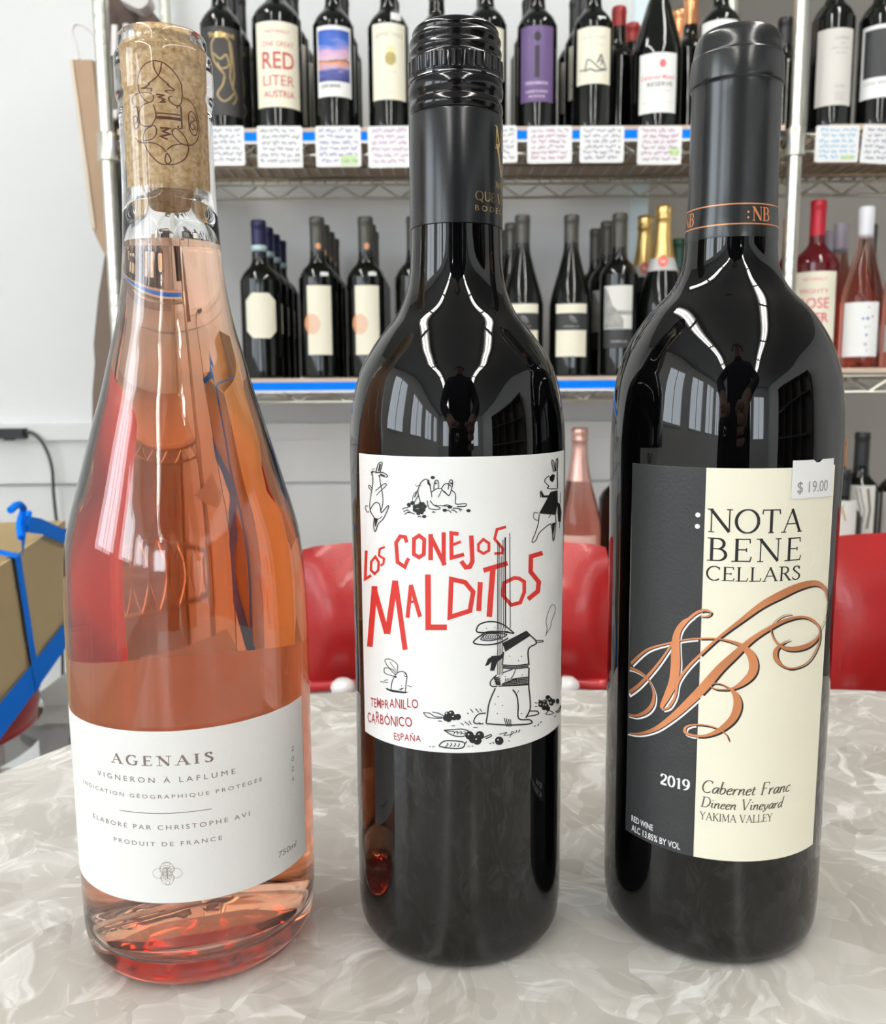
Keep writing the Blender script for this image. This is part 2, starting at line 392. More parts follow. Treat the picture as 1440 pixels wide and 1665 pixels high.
# things the dark glass mirrors on the right of the shop
M_dkwood = mat('dark_wood', (.05, .03, .02), .4, noise=.3, nscale=12)
cb = thing('display_cabinet', (2.9, -2.2, 0), 'dark wooden display cabinet along the right wall, seen mirrored in the bottles', 'cabinet')
MB().box(-.02, .45, -1.6, 1.6, 0, .05).box(.42, .45, -1.6, 1.6, .05, 2.0).box(-.02, .45, -1.6, 1.6, 1.97, 2.0).build('cabinet_body', M_dkwood, cb)
for y in (-1.6, -.8, 0, .8, 1.57): MB().box(-.02, .44, y, y+.03, .05, 1.97).build('upright', M_dkwood, cb)
for z in (.5, .95, 1.4): MB().box(0, .42, -1.57, 1.57, z, z+.025).build('shelf', M_dkwood, cb)

# ------------------------------------------------------------------ table
M_table = bpy.data.materials.new('cracked_ice_laminate'); M_table.use_nodes = True
nt = M_table.node_tree; b = nt.nodes['Principled BSDF']; L = nt.links
tc = nt.nodes.new('ShaderNodeTexCoord')
def nd(t, **k):
    n = nt.nodes.new(t)
    for a, v in k.items():
        if a.startswith('i_'): n.inputs[int(a[2:])].default_value = v
        else: setattr(n, a, v)
    return n
def mth(op, a, bb, clamp=False):
    n = nd('ShaderNodeMath', operation=op); n.use_clamp = clamp
    for i, q in enumerate((a, bb)):
        if isinstance(q, (int, float)): n.inputs[i].default_value = q
        else: L.new(q, n.inputs[i])
    return n.outputs[0]
nz = nd('ShaderNodeTexNoise'); nz.inputs['Scale'].default_value = 22; nz.inputs['Detail'].default_value = 2
L.new(tc.outputs['Object'], nz.inputs['Vector'])
vs = nd('ShaderNodeVectorMath', operation='SCALE'); vs.inputs['Scale'].default_value = .032
L.new(nz.outputs['Color'], vs.inputs[0])
va = nd('ShaderNodeVectorMath', operation='ADD'); L.new(tc.outputs['Object'], va.inputs[0]); L.new(vs.outputs[0], va.inputs[1])
def shards(scale, sx, sy, lo, hi):
    """flakes of pearl: every cell gets its own tone and its own brushing direction"""
    vo = nd('ShaderNodeTexVoronoi'); vo.inputs['Scale'].default_value = scale; L.new(va.outputs[0], vo.inputs['Vector'])
    sp_ = nd('ShaderNodeSeparateColor'); L.new(vo.outputs['Color'], sp_.inputs[0])
    vr = nd('ShaderNodeVectorRotate', rotation_type='Z_AXIS'); L.new(va.outputs[0], vr.inputs['Vector']); L.new(mth('MULTIPLY', sp_.outputs['Green'], 6.28), vr.inputs['Angle'])
    m_ = nd('ShaderNodeMapping'); m_.inputs['Scale'].default_value = (sx, sy, 1); L.new(vr.outputs[0], m_.inputs['Vector'])
    st = nd('ShaderNodeTexNoise'); st.inputs['Scale'].default_value = 1.; st.inputs['Detail'].default_value = 3; st.inputs['Distortion'].default_value = .6; L.new(m_.outputs[0], st.inputs['Vector'])
    r_ = nd('ShaderNodeMapRange', interpolation_type='SMOOTHSTEP'); r_.inputs['From Min'].default_value = lo; r_.inputs['From Max'].default_value = hi; L.new(st.outputs['Fac'], r_.inputs['Value'])
    return sp_.outputs['Red'], r_.outputs[0], sp_.outputs['Blue']
a1, b1, c1 = shards(26, 22, 95, .50, .66)
a2, b2, c2 = shards(52, 40, 190, .50, .64)
ed = nd('ShaderNodeTexVoronoi', feature='DISTANCE_TO_EDGE'); ed.inputs['Scale'].default_value = 26; L.new(va.outputs[0], ed.inputs['Vector'])
mr = nd('ShaderNodeMapRange'); mr.inputs['From Max'].default_value = .16; mr.inputs['To Min'].default_value = 1; mr.inputs['To Max'].default_value = 0; L.new(ed.outputs['Distance'], mr.inputs['Value'])
v_ = mth('ADD', .22, mth('MULTIPLY', a1, .26))
v_ = mth('ADD', v_, mth('MULTIPLY', a2, .16))
v_ = mth('ADD', v_, mth('MULTIPLY', mth('MULTIPLY', b1, c1), .50))
v_ = mth('ADD', v_, mth('MULTIPLY', mth('MULTIPLY', b2, c2), .34))
v_ = mth('ADD', v_, mth('MULTIPLY', mth('MULTIPLY', mr.outputs[0], a2), .16))
cr = nd('ShaderNodeValToRGB'); e = cr.color_ramp.elements
e[0].position = .2; e[0].color = (.40, .37, .325, 1); e[1].position = 1.0; e[1].color = (.80, .79, .75, 1)
q = cr.color_ramp.elements.new(.45); q.color = (.485, .46, .415, 1)
q = cr.color_ramp.elements.new(.66); q.color = (.58, .56, .52, 1)
L.new(v_, cr.inputs[0]); L.new(cr.outputs[0], b.inputs['Base Color'])
b.inputs['Roughness'].default_value = .22; b.inputs['Specular IOR Level'].default_value = .5
_M['cracked_ice_laminate'] = M_table
half = [(-.05, .552), (-.10, .546), (-.145, .53), (-.18, .503), (-.207, .468), (-.227, .432), (-.243, .39), (-.255, .33), (-.26, .25)]
half = [(p[0], p[1]) for p in sm(half, 4)]
hb = [(-.26, -.12), (-.25, -.2), (-.22, -.26), (-.16, -.30), (-.08, -.31)]
hb = [(p[0], p[1]) for p in sm(hb, 3)]
left = half+hb
outl = left + [(.18-x, y) for x, y in reversed(left)]           # counter-clockwise seen from above
tb = thing('dinette_table', (.09, .12, 0), 'dinette table with grey pearl cracked-ice laminate top and ribbed metal edge', 'table')
n = len(outl)
t = MB(); lo = [(x-.09, y-.12) for x, y in outl]
t.add([(x, y, TZ) for x, y in lo]+[(x, y, TZ-.03) for x, y in lo], [tuple(range(n)), tuple(range(n, 2*n))[::-1]]+[((i+1) % n, i, i+n, (i+1) % n+n) for i in range(n)])
t.build('tabletop', M_table, tb)
eb = MB(); rows = []
prof = [(.0004, -.0006), (.0022, -.0012), (.003, -.004), (.0022, -.008), (.003, -.012), (.0022, -.016), (.003, -.02), (.0022, -.026), (.003, -.030), (.0005, -.032)]
def outn(i):
    a = Vector(lo[i-1]); c = Vector(lo[(i+1) % n]); d = (c-a).normalized(); m = Vector((d.y, -d.x))
    return m if m.dot(Vector(lo[i])) > 0 else -m
N_ = [outn(i) for i in range(n)]
for (o_, dz) in prof: rows.append([(lo[i][0]+N_[i].x*o_, lo[i][1]+N_[i].y*o_, TZ+dz) for i in range(n)])
eb.add([p for r in rows for p in r], [(j*n+i, j*n+(i+1) % n, (j+1)*n+(i+1) % n, (j+1)*n+i) for j in range(len(rows)-1) for i in range(n)])
eb.build('edge_band', M_steel, tb, smooth=True)
for sx in (-1, 1):
    for sy in (-1, 1):
        MB().tube([(sx*.22, sy*.27, TZ-.03), (sx*.23, sy*.28, TZ-.08), (sx*.28, sy*.34, .03), (sx*.28, sy*.34, 0)], .015, 12).build('leg', M_steel, tb, smooth=True)

# ------------------------------------------------------------------ the bottles on the table
class Cyl:
    """cylinder surface around a bottle axis; s in mm round the front, h in mm up; local coordinates"""
    def __init__(s, X, Y, R, fr=None): s.X, s.Y, s.R, s.fr = X, Y, R, fr      # R in mm, fr(h)->radius
    def sh(s, x, y):                                  # pixel -> (s, h)
        d = ray(x, y); R = s.R/1000
        for _ in range(3):
            a = d.x*d.x+d.y*d.y; bb = -(s.X*d.x+s.Y*d.y); c = s.X*s.X+s.Y*s.Y-R*R
            disc = bb*bb-a*c
            t = (-bb-math.sqrt(disc))/a if disc > 0 else -bb/a
            p = d*t; hh = (HC+p.z)*1000
            if s.fr: R = s.fr(hh)/1000
        th = math.atan2(p.x-s.X, -(p.y-s.Y)); return (th*s.R, hh)
    def mp(s, eps=.15):
        def f(a, h):
            R = (s.fr(h) if s.fr else s.R)+eps; th = a/s.R
            return (R*math.sin(th)/1000, -R*math.cos(th)/1000, h/1000)
        return f
    def px(s, eps=.15, dx=0, dy=0):                   # print traced in photo pixels
        m = s.mp(eps)
        def f(x, y): return m(*s.sh(x+dx, y+dy))
        return f
def interp(prof):
    P = sorted([(h, r) for r, h in prof])
    def f(h):
        if h <= P[0][0]: return P[0][1]
        for (a, ra), (b, rb) in zip(P[:-1], P[1:]):
            if h <= b: return ra+(rb-ra)*(h-a)/max(1e-6, b-a)
        return P[-1][1]
    return f
def mm(prof): return [(r/1000, h/1000) for r, h in prof]
def fine(prof, k=3): return [(max(0, a), b_) for a, b_ in sm(prof, k)]

def label_patch(cyl, s0, s1, h0, h1, m, name, parent, eps=.12, corner=0):
    mp = cyl.mp(eps); mb = MB(); n = max(6, int(abs(s1-s0)/2.2)); k = max(1, int(abs(h1-h0)/12)) if cyl.fr else 1
    mb.rect(mp, s0, h0, s1, h1, n, k)
    inn = cyl.mp(.0)
    # paper thickness
    edge = [(s0+(s1-s0)*i/n, h0) for i in range(n+1)], [(s0+(s1-s0)*i/n, h1) for i in range(n+1)]
    for ed_ in edge:
        v = [mp(*p) for p in ed_]+[inn(*p) for p in ed_]; q = len(ed_)
        mb.add(v, [(i, i+1, q+i+1, q+i) for i in range(q-1)])
    for sx in (s0, s1):
        mb.add([mp(sx, h0), mp(sx, h1), inn(sx, h1), inn(sx, h0)], [(0, 1, 2, 3)])
    return mb.build(name, m, parent, smooth=True, auto=30)

M_dark = mat('dark_bottle_glass', (.0012, .0012, .0013), .015, spec=.5, ior=1.52)
def tpaper(name, col, amt):
    m = mat(name, col, .55, noise=.015, nscale=90, bump=.12, bscale=900); nt = m.node_tree
    tr = nt.nodes.new('ShaderNodeBsdfTranslucent'); tr.inputs[0].default_value = (*col, 1)
    ms = nt.nodes.new('ShaderNodeMixShader'); ms.inputs[0].default_value = amt
    out = nt.nodes['Material Output']; nt.links.new(nt.nodes['Principled BSDF'].outputs[0], ms.inputs[1]); nt.links.new(tr.outputs[0], ms.inputs[2]); nt.links.new(ms.outputs[0], out.inputs[0]); return m
M_tpaper = tpaper('thin_white_label_paper', (.90, .90, .88), .12)
M_tpaper2 = tpaper('thin_back_label_paper', (.92, .92, .90), .5)
M_paper = mat('white_label_paper', (.86, .86, .84), .55, noise=.015, nscale=90, bump=.12, bscale=900)
M_cream = mat('cream_label_paper', (.86, .82, .66), .55, noise=.015, nscale=90, bump=.12, bscale=900)
M_white = mat('white_print', (.88, .88, .88), .5)
M_char = mat('charcoal_print', (.028, .029, .030), .5, bump=.15, bscale=800)
M_ink = mat('black_print', (.01, .01, .01), .5)
M_brown = mat('brown_print', (.16, .115, .095), .5)
M_redp = mat('red_print', (.62, .03, .022), .5)
M_wine = mat('maroon_print', (.36, .02, .03), .5)
M_gold = mat('gold_foil_print', (.78, .56, .24), .25, 1.)
M_copper = mat('copper_foil_print', (.68, .27, .12), .38, .55, noise=.12, nscale=120)
M_sticker = mat('white_price_sticker', (.84, .84, .83), .5)
M_greyp = mat('grey_print', (.30, .30, .30), .5)

# ---- middle bottle -------------------------------------------------------
MX, MY = .0051, .309
M_body = [(0, 14), (14, 9), (24, 3), (29, .4), (31.5, 0), (34, 1.2), (36, 4.5), (36.7, 10), (36.9, 18), (36.9, 60), (36.7, 95), (36.8, 120), (36.9, 143), (37.1, 165), (37.0, 176), (36.2, 185.8), (33.9, 196.4), (31.7, 201.7), (28.6, 206.9), (24.8, 212.2), (20.4, 217.6), (17.8, 222.9), (16.3, 228), (15.6, 233), (15.2, 240), (15.0, 247)]
mid = thing('wine_bottle', (MX, MY, TZ+.0004), 'dark wine bottle with black screw cap and rabbit-drawing label, middle of the table three', 'wine bottle')
MB().lathe(mm(fine(M_body[:12], 3)+fine(M_body[12:], 4)), 96).build('glass_body', M_dark, mid, smooth=True)
M_cap = mat('black_satin_aluminium', (.012, .013, .015), .22, .2, spec=.6)
M_capg = mat('black_gloss_aluminium', (.006, .006, .007), .13, .3, spec=.7)
MB().lathe(mm([(15.1, 245.3), (15.5, 245.5), (15.5, 246.5), (15.5, 280.0), (15.35, 280.6), (14.9, 280.8)]), 72).build('capsule', M_cap, mid, smooth=True, auto=50)
ridge = [(14.7, 280.7), (15.1, 281.2), (15.45, 282.2), (15.5, 283.2), (15.1, 284.4), (14.8, 285.2), (15.0, 286.2), (15.5, 287.2), (15.6, 288.4), (15.4, 289.8), (15.15, 290.6), (15.15, 291), (15.35, 291.3), (15.35, 292.2)]
MB().lathe(mm(fine(ridge, 3)), 72).build('lower_ring', M_capg, mid, smooth=True)
def knurl(r, h, a): return r + (.00022*math.copysign(abs(math.cos(a*28))**.5, math.cos(a*28)) if .2927 < h < .2972 else 0)
MB().lathe(mm([(15.1, 292.1), (15.4, 292.4), (15.4, 292.7), (15.45, 292.9), (15.45, 297.1), (15.3, 297.3), (15.2, 297.6)]), 336, fn=knurl).build('knurled_band', M_capg, mid, smooth=True, auto=30)
top = [(15.2, 297.5), (14.9, 298.0), (14.7, 298.7), (15.0, 299.6), (15.1, 300.4), (14.7, 301.3), (14.4, 302.0), (14.7, 302.9), (14.9, 303.8), (14.5, 304.8), (14.1, 305.4), (14.2, 306.2), (13.9, 307.2), (13.2, 308.0), (12, 308.5), (9, 308.7), (0, 308.7)]
MB().lathe(mm(fine(top, 3)), 72).build('screw_top', M_capg, mid, smooth=True)
# painted highlights: pale dashes where the tear-off slit edges catch the light
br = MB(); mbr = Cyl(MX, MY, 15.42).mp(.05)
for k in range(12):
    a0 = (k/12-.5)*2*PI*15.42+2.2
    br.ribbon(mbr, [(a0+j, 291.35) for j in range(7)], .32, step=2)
br.build('slit_highlights', mat('slit_highlight_metal', (.45, .45, .46), .25, 1.), mid)
cylM = Cyl(MX, MY, 36.9, interp(M_body[8:]))
s0, _ = cylM.sh(584, 742); s1, _ = cylM.sh(916, 742); hT = cylM.sh(745, 745)[1]; hB = cylM.sh(745, 1226)[1]
labM = label_patch(cylM, s0, s1, hB, hT, M_paper, 'front_label', mid)
labM['label'] = 'off-white paper label with red title and ink drawings of rabbits'
P = cylM.px(.17); P2 = cylM.px(.20)
def Z2(x, y): return (580+x/4.235, 740+y/4.235)
def Z3(x, y): return (580+x/4.235, 960+y/4.235)
def zr(mb, Z, pts, w, closed=False, smooth=0, mp=None):
    q = sm(pts, smooth, closed)[:(-1 if closed else None)] if smooth else pts
    mb.ribbon(mp or P, [Z(*p) for p in q], w/4.235, closed, step=5)
red = MB()
for pts, w_, c in [([(68, 665), (60, 862), (102, 836)], 16, 0), ([(130, 708), (102, 742), (100, 800), (125, 826), (150, 800), (153, 745)], 14, 1),
                   ([(195, 640), (160, 655), (155, 700), (190, 722), (185, 755), (165, 770)], 13, 0),
                   ([(345, 610), (335, 572), (300, 567), (272, 612), (282, 745), (332, 778), (348, 738), (358, 718)], 21, 0),
                   ([(430, 562), (395, 585), (393, 690), (430, 712), (462, 690), (465, 590)], 22, 1),
                   ([(509, 732), (509, 552)], 26, 0), ([(505, 562), (606, 765)], 24, 0), ([(598, 765), (598, 540)], 24, 0),
                   ([(700, 552), (650, 545), (652, 715), (738, 692)], 22, 0), ([(650, 630), (716, 604)], 16, 0),
                   ([(787, 562), (795, 740), (778, 776), (748, 780), (718, 738)], 26, 0),
                   ([(870, 588), (836, 622), (836, 665), (870, 686), (908, 665), (908, 615)], 16, 1),
                   ([(1025, 502), (963, 520), (947, 585), (1003, 652), (1000, 683), (945, 686)], 16, 0),
                   ([(870, 802), (1036, 752)], 28, 0), ([(935, 790), (910, 1122)], 32, 0),
                   ([(1275, 682), (1196, 705), (1194, 812), (1250, 882), (1243, 945), (1175, 1000)], 26, 0)]:
    zr(red, Z2, pts, w_*1.2, bool(c))
for pts, w_, c in [([(92, 396), (125, -22)], 34, 0), ([(118, -18), (208, 305)], 30, 0), ([(213, 308), (266, -60)], 34, 0), ([(268, -58), (334, 416)], 30, 0),
                   ([(350, 196), (374, -30)], 24, 0), ([(374, -30), (436, 190)], 24, 0), ([(358, 92), (410, 80)], 14, 0),
                   ([(490, -102), (492, 262), (620, 262)], 34, 0), ([(650, -70), (640, 192), (778, 148), (800, 18), (745, -48)], 28, 1),
                   ([(849, -50), (838, 150)], 30, 0), ([(1080, -78), (1012, -44), (1002, 40), (1060, 108), (1122, 92), (1150, 20), (1150, -52), (1112, -76)], 22, 1)]:
    zr(red, Z3, pts, w_*1.15, bool(c))
red.build('red_title_lettering', M_redp, labM)
sr = MB()
def hand(mb, cyl, string, xa, ya, xb, yb, hpx, eps=.17, bold=.01, jig=.12, shear=0., spacing=1.):
    """hand lettering set from pixel (xa, ya) to (xb, yb) on the baseline"""
    s_a, h_a = cyl.sh(xa, ya); s_b, h_b = cyl.sh(xb, yb); mp = cyl.mp(eps)
    hh = abs(cyl.sh((xa+xb)/2, (ya+yb)/2-hpx)[1]-cyl.sh((xa+xb)/2, (ya+yb)/2)[1])
    ws = [sans(ch, 1., bold)[2]+.10 if ch != ' ' else .3 for ch in string]; W = sum(ws); x = 0
    for i, ch in enumerate(string):
        if ch != ' ':
            k = (s_b-s_a)/W; f = x/W; rr = random.Random(i*7+len(string)); j = rr.uniform(-jig, jig)*hh; hk = hh*(1+rr.uniform(-jig, jig))
            mb.text(mp, ch, s_a+x*k, h_a+(h_b-h_a)*f+j, hk, width=(ws[i]-.10)*k, shear=shear, bold=bold)
        x += ws[i]
hand(sr, cylM, 'TEMPRANILLO', *Z3(98, 800), *Z3(430, 812), 15)
hand(sr, cylM, 'CARBÓNICO', *Z3(78, 905), *Z3(388, 940), 17)
hand(sr, cylM, 'ESPAÑA', *Z3(258, 1035), *Z3(447, 1042), 11)
sr.build('maroon_small_lettering', M_wine, labM)
ink = MB()
I2 = lambda pts, w=5, c=False, s=4: zr(ink, Z2, pts, w*1.25, c, s, P2)
I3 = lambda pts, w=6, c=False, s=4: zr(ink, Z3, pts, w*1.2, c, s, P2)
def F2(pts): ink.poly(P2, [Z2(*p) for p in pts], 8)
def F3(pts): ink.poly(P2, [Z3(*p) for p in pts], 8)
# falling rabbit, top left
I2([(135, 125), (148, 75), (165, 58), (177, 66), (162, 125)], 5)
for dx in (0, 6, 12): I2([(150+dx*.5, 118), (160+dx*.6, 70)], 3, s=0)
I2([(130, 130), (180, 128), (212, 148), (205, 160), (170, 150), (150, 152)], 5); I2([(160, 138), (195, 150)], 6, s=0)
I2([(132, 124), (108, 120), (104, 130), (108, 150)], 5); I2([(105, 128), (118, 124)], 7, s=0); I2([(108, 112), (116, 102)], 3, s=0); I2([(122, 108), (124, 98)], 3, s=0)
I2([(110, 140), (112, 200), (100, 280), (92, 345), (94, 385)], 4); I2([(158, 150), (165, 205), (178, 270), (182, 330), (172, 385)], 4)
I2([(112, 242), (90, 216), (86, 232), (108, 256)], 4); I2([(130, 256), (180, 212), (205, 206), (200, 222), (158, 262), (138, 285)], 4)
I2([(94, 385), (118, 345), (142, 334), (160, 350), (168, 395), (176, 402), (212, 360), (222, 362), (205, 405), (182, 450), (150, 482), (136, 524), (126, 532), (118, 490), (122, 440), (104, 410), (94, 385)], 5)
F2([(124, 442), (148, 450), (135, 500), (128, 500)]); I2([(82, 360), (64, 358), (64, 380), (76, 400), (90, 396)], 4)
I2([(120, 438), (150, 448), (178, 430)], 4)
# reclining rabbit
I2([(425, 285), (422, 250), (440, 200), (468, 176), (486, 178), (500, 200), (508, 240), (514, 262), (545, 242), (580, 240), (600, 262), (632, 288)], 5)
I2([(582, 240), (600, 212), (625, 205), (650, 225)], 5); I2([(530, 245), (534, 200), (545, 182), (560, 190), (562, 238)], 5); ink.disc(P2, *Z2(545, 203), 1.6)
I2([(628, 245), (636, 195), (650, 178), (660, 195), (652, 240), (636, 285), (612, 268), (598, 254)], 5); ink.disc(P2, *Z2(650, 203), 1.6)
I2([(652, 250), (675, 270), (680, 300), (682, 345), (745, 342), (752, 355), (735, 362), (690, 362)], 5)
I2([(514, 262), (518, 300)], 4); I2([(560, 300), (585, 250)], 4); I2([(485, 320), (500, 375), (560, 382), (572, 370), (530, 352), (505, 322)], 5); I2([(530, 352), (660, 364)], 4)
I2([(425, 285), (400, 330), (398, 350), (425, 350), (437, 330), (425, 285)], 5); I2([(420, 250), (390, 285), (385, 320)], 4); I2([(414, 262), (398, 300)], 6)
I2([(404, 208), (415, 225), (425, 215), (445, 222)], 3); F2([(484, 178), (500, 178), (498, 195), (512, 215), (502, 222), (486, 205)])
for a in [(360, 350), (385, 338), (400, 365), (420, 360), (440, 365), (455, 345), (468, 362), (410, 390), (435, 385), (460, 385), (425, 408), (448, 402), (440, 345), (400, 385)]:
    ink.disc(P2, *Z2(*a), 3.4)
for a in [(523, 163), (465, 431), (768, 391), (605, 388), (640, 366)]: ink.disc(P2, *Z2(*a), 3.6, 2.6)
for a in [((315, 382), (350, 372)), ((322, 400), (360, 388)), ((330, 418), (372, 398)), ((345, 405), (400, 415)), ((350, 372), (372, 365)), ((620, 388), (650, 405)), ((650, 385), (690, 405)), ((660, 375), (725, 385)), ((690, 372), (715, 395)), ((590, 360), (640, 355)), ((420, 436), (445, 436)), ((518, 404), (540, 405))]:
    I2([a[0], ((a[0][0]+a[1][0])/2, (a[0][1]+a[1][1])/2-6), a[1]], 5)
# standing rabbit with a jersey, top right
I2([(1352, 125), (1338, 60), (1342, 42), (1352, 60), (1362, 120)], 5); I2([(1366, 118), (1368, 50), (1376, 30), (1380, 60), (1374, 122)], 5)
I2([(1320, 150), (1294, 172), (1292, 195), (1318, 222), (1310, 238), (1372, 240)], 5); I2([(1376, 125), (1378, 240)], 5)
F2([(1322, 158), (1345, 138), (1360, 145), (1355, 180), (1340, 196), (1326, 182)])
F2([(1330, 262), (1378, 250), (1380, 330), (1366, 420), (1250, 410), (1300, 320), (1310, 300), (1270, 300), (1262, 262), (1272, 260), (1285, 285), (1315, 285)])
F2([(1376, 330), (1395, 345), (1405, 400), (1398, 470), (1382, 465), (1378, 400)]); I2([(1396, 265), (1395, 345)], 3); I2([(1390, 470), (1390, 510)], 3)
I2([(1262, 300), (1260, 262), (1270, 256)], 5); I2([(1245, 408), (1218, 405), (1214, 440), (1240, 458), (1250, 440)], 4)
I2([(1252, 415), (1245, 480), (1225, 545), (1203, 600), (1212, 608), (1232, 590), (1252, 545), (1300, 500), (1330, 480)], 5)
I2([(1330, 420), (1316, 440)], 4); I2([(1362, 420), (1366, 480), (1354, 585), (1346, 588), (1340, 520), (1330, 480)], 5); F2([(1338, 480), (1362, 470), (1350, 560)])
# post behind the title
for x, a, c in [(968, 600, 1990), (978, 610, 1990), (992, 700, 1990), (1004, 590, 1780), (1018, 575, 1780), (1050, 545, 1180)]:
    I2([(x, a), (x+(-2 if x < 1000 else 4), 1200)], 4, s=0)
for x in (965, 976, 988, 1000): I3([(x, 268), (x+2, 590)], 4, s=0)
I3([(1018, 268), (1016, 330)], 4, s=0); F2([(1014, 580), (1024, 570), (1026, 1200), (1018, 1200)])
# blindfolded rabbit, lower right
I3([(1080, 302), (1000, 240), (920, 222), (850, 238), (826, 268), (832, 295), (930, 298), (1040, 290)], 8)
I3([(1080, 305), (1000, 292), (900, 292), (850, 320), (804, 358), (820, 376), (900, 382), (980, 368), (1040, 335)], 8)
I3([(850, 345), (880, 310), (940, 305), (1030, 310), (990, 335), (930, 352), (880, 352), (850, 345)], 6)
for k in range(8): I3([(880+k*16, 312), (868+k*16, 330), (884+k*16, 346)], 5)
F3([(1000, 370), (1165, 284), (1188, 322), (1020, 430)])
for p in [(890, 268), (948, 262), (975, 272)]: ink.disc(P2, *Z3(*p), .8)
I3([(1165, 290), (1196, 322), (1224, 348), (1230, 375), (1178, 412), (1182, 520)], 8); I3([(1225, 352), (1278, 352), (1278, 362), (1232, 366)], 5, s=0)
I3([(1182, 540), (1180, 660), (1186, 720), (1192, 800), (1184, 840), (1160, 885)], 8); I3([(1008, 430), (1000, 520)], 7)
F3([(1010, 430), (985, 455), (930, 458), (900, 480), (880, 530), (905, 520), (925, 500), (915, 560), (945, 560), (965, 500), (1005, 470)])
for y0_, y1_, t0 in [(520, 545, 0), (610, 660, 1)]:
    for k in range(5 if t0 else 3):
        yy = y0_+k*11; xs_ = 1005 if not t0 else 1060-k*22
        I3([(xs_, yy+(0 if not t0 else 14)), (1090, yy+4), (1180, yy-6)], 6)
    for k in range(14 if t0 else 16): I3([(1010+k*11+(40 if t0 else 0)*.3, y0_+2), (1004+k*11+(40 if t0 else 0)*.3, y1_-2)], 3.5, s=0)
I3([(1000, 575), (1070, 550)], 6, s=0); I3([(1090, 552), (1075, 590), (1060, 612)], 5); I3([(1000, 650), (1100, 618)], 6, s=0)
I3([(960, 590), (925, 625), (916, 650), (930, 668), (965, 668)], 7)
for k in range(5): I3([(940+k*9, 600+k*2), (962+k*6, 660)], 5, s=0)
for k in range(4): I3([(945, 610+k*14), (990, 600+k*14)], 4, s=0)
I3([(1000, 665), (1100, 660), (1180, 655)], 8)
I3([(952, 680), (925, 740), (905, 800), (898, 860), (888, 920)], 8); I3([(1070, 690), (1098, 730), (1108, 800), (1112, 890), (1188, 898), (1190, 925), (1040, 934), (888, 924)], 8)
I3([(888, 852), (840, 858), (812, 885), (808, 920), (870, 925)], 7); I3([(1184, 838), (1235, 838), (1248, 855), (1215, 868), (1160, 875)], 7)
for k in range(4): I3([(1012+k*14, 885+k*3), (1030+k*10, 945)], 5, s=0)
for p in [(970, 738), (950, 790), (1000, 800), (1105, 710), (1130, 855), (965, 855), (1110, 700), (1050, 460), (1130, 462), (1110, 490), (1135, 590), (1020, 600)]: ink.disc(P2, *Z3(*p), .9)
I3([(1298, 322), (1306, 270), (1300, 210), (1330, 120), (1355, 108), (1362, 150), (1335, 220), (1330, 260), (1300, 305)], 3)
# small rabbit in a hole
I3([(278, 575), (282, 520), (240, 485), (202, 480), (200, 505), (240, 560), (272, 590)], 4); I3([(265, 600), (200, 580), (190, 555), (200, 540), (245, 550), (270, 575)], 4); I3([(272, 560), (230, 500)], 3)
I3([(238, 695), (244, 640), (268, 590), (300, 566), (332, 572), (346, 595), (342, 640), (336, 705)], 5); ink.disc(P2, *Z3(270, 603), 1.6); I3([(330, 580), (345, 590), (338, 602), (328, 592)], 4)
F3([(198, 676), (240, 690), (335, 705), (362, 708), (330, 716), (250, 708), (210, 692)])
for a in [((165, 635), (220, 642)), ((190, 628), (215, 622)), ((350, 662), (380, 672)), ((290, 690), (320, 680)), ((300, 695), (325, 678)), ((310, 660), (312, 668))]: I3([a[0], a[1]], 4, s=0)
# grapes and leaves
def grapes(cs, r):
    for x, y in cs: ink.disc(P2, *Z3(x, y), r/4.235)
grapes([(625, 862), (650, 855), (632, 892), (668, 880), (695, 878), (615, 885)], 22)
grapes([(775, 1005), (845, 1005), (828, 1040), (800, 1030), (978, 1042)], 30)
grapes([(1262, 795), (1290, 775), (1300, 800), (1325, 760), (1335, 785), (1285, 815), (1310, 820), (1262, 770+10), (1345, 770), (1312, 745)], 17)
ink.disc(P2, *Z3(1378, 770), 3, 4.5)
I3([(458, 848), (500, 852), (540, 876), (590, 880)], 5); I3([(460, 850), (490, 880), (560, 888), (600, 885)], 5); I3([(520, 845), (560, 852), (600, 872)], 5)
I3([(605, 970), (660, 965), (730, 962), (780, 985), (740, 1010), (690, 1012), (650, 1000), (605, 972)], 6, True); I3([(620, 975), (700, 985), (770, 1000)], 4)
for k in range(4): I3([(660+k*25, 975), (672+k*25, 985), (664+k*25, 1000)], 4)
I3([(568, 1075), (600, 1045), (660, 1042), (720, 1048), (742, 1062), (730, 1088), (690, 1096), (630, 1092), (590, 1085)], 7, True); I3([(740, 1065), (758, 1046)], 6, s=0)
for k in range(4): I3([(610+k*28, 1085), (628+k*26, 1066), (618+k*28, 1060)], 5)
I3([(870, 1020), (905, 1005), (922, 1000), (922, 1012), (885, 1028)], 6); I3([(978, 998), (1030, 985), (1010, 1005), (1060, 1000)], 4); I3([(1050, 1020), (1065, 980), (1080, 985), (1060, 1000)], 4)
I3([(1295, 860), (1318, 835), (1350, 850), (1325, 862), (1295, 860)], 5); I3([(1362, 845), (1385, 830), (1400, 800), (1392, 840), (1370, 848)], 5)
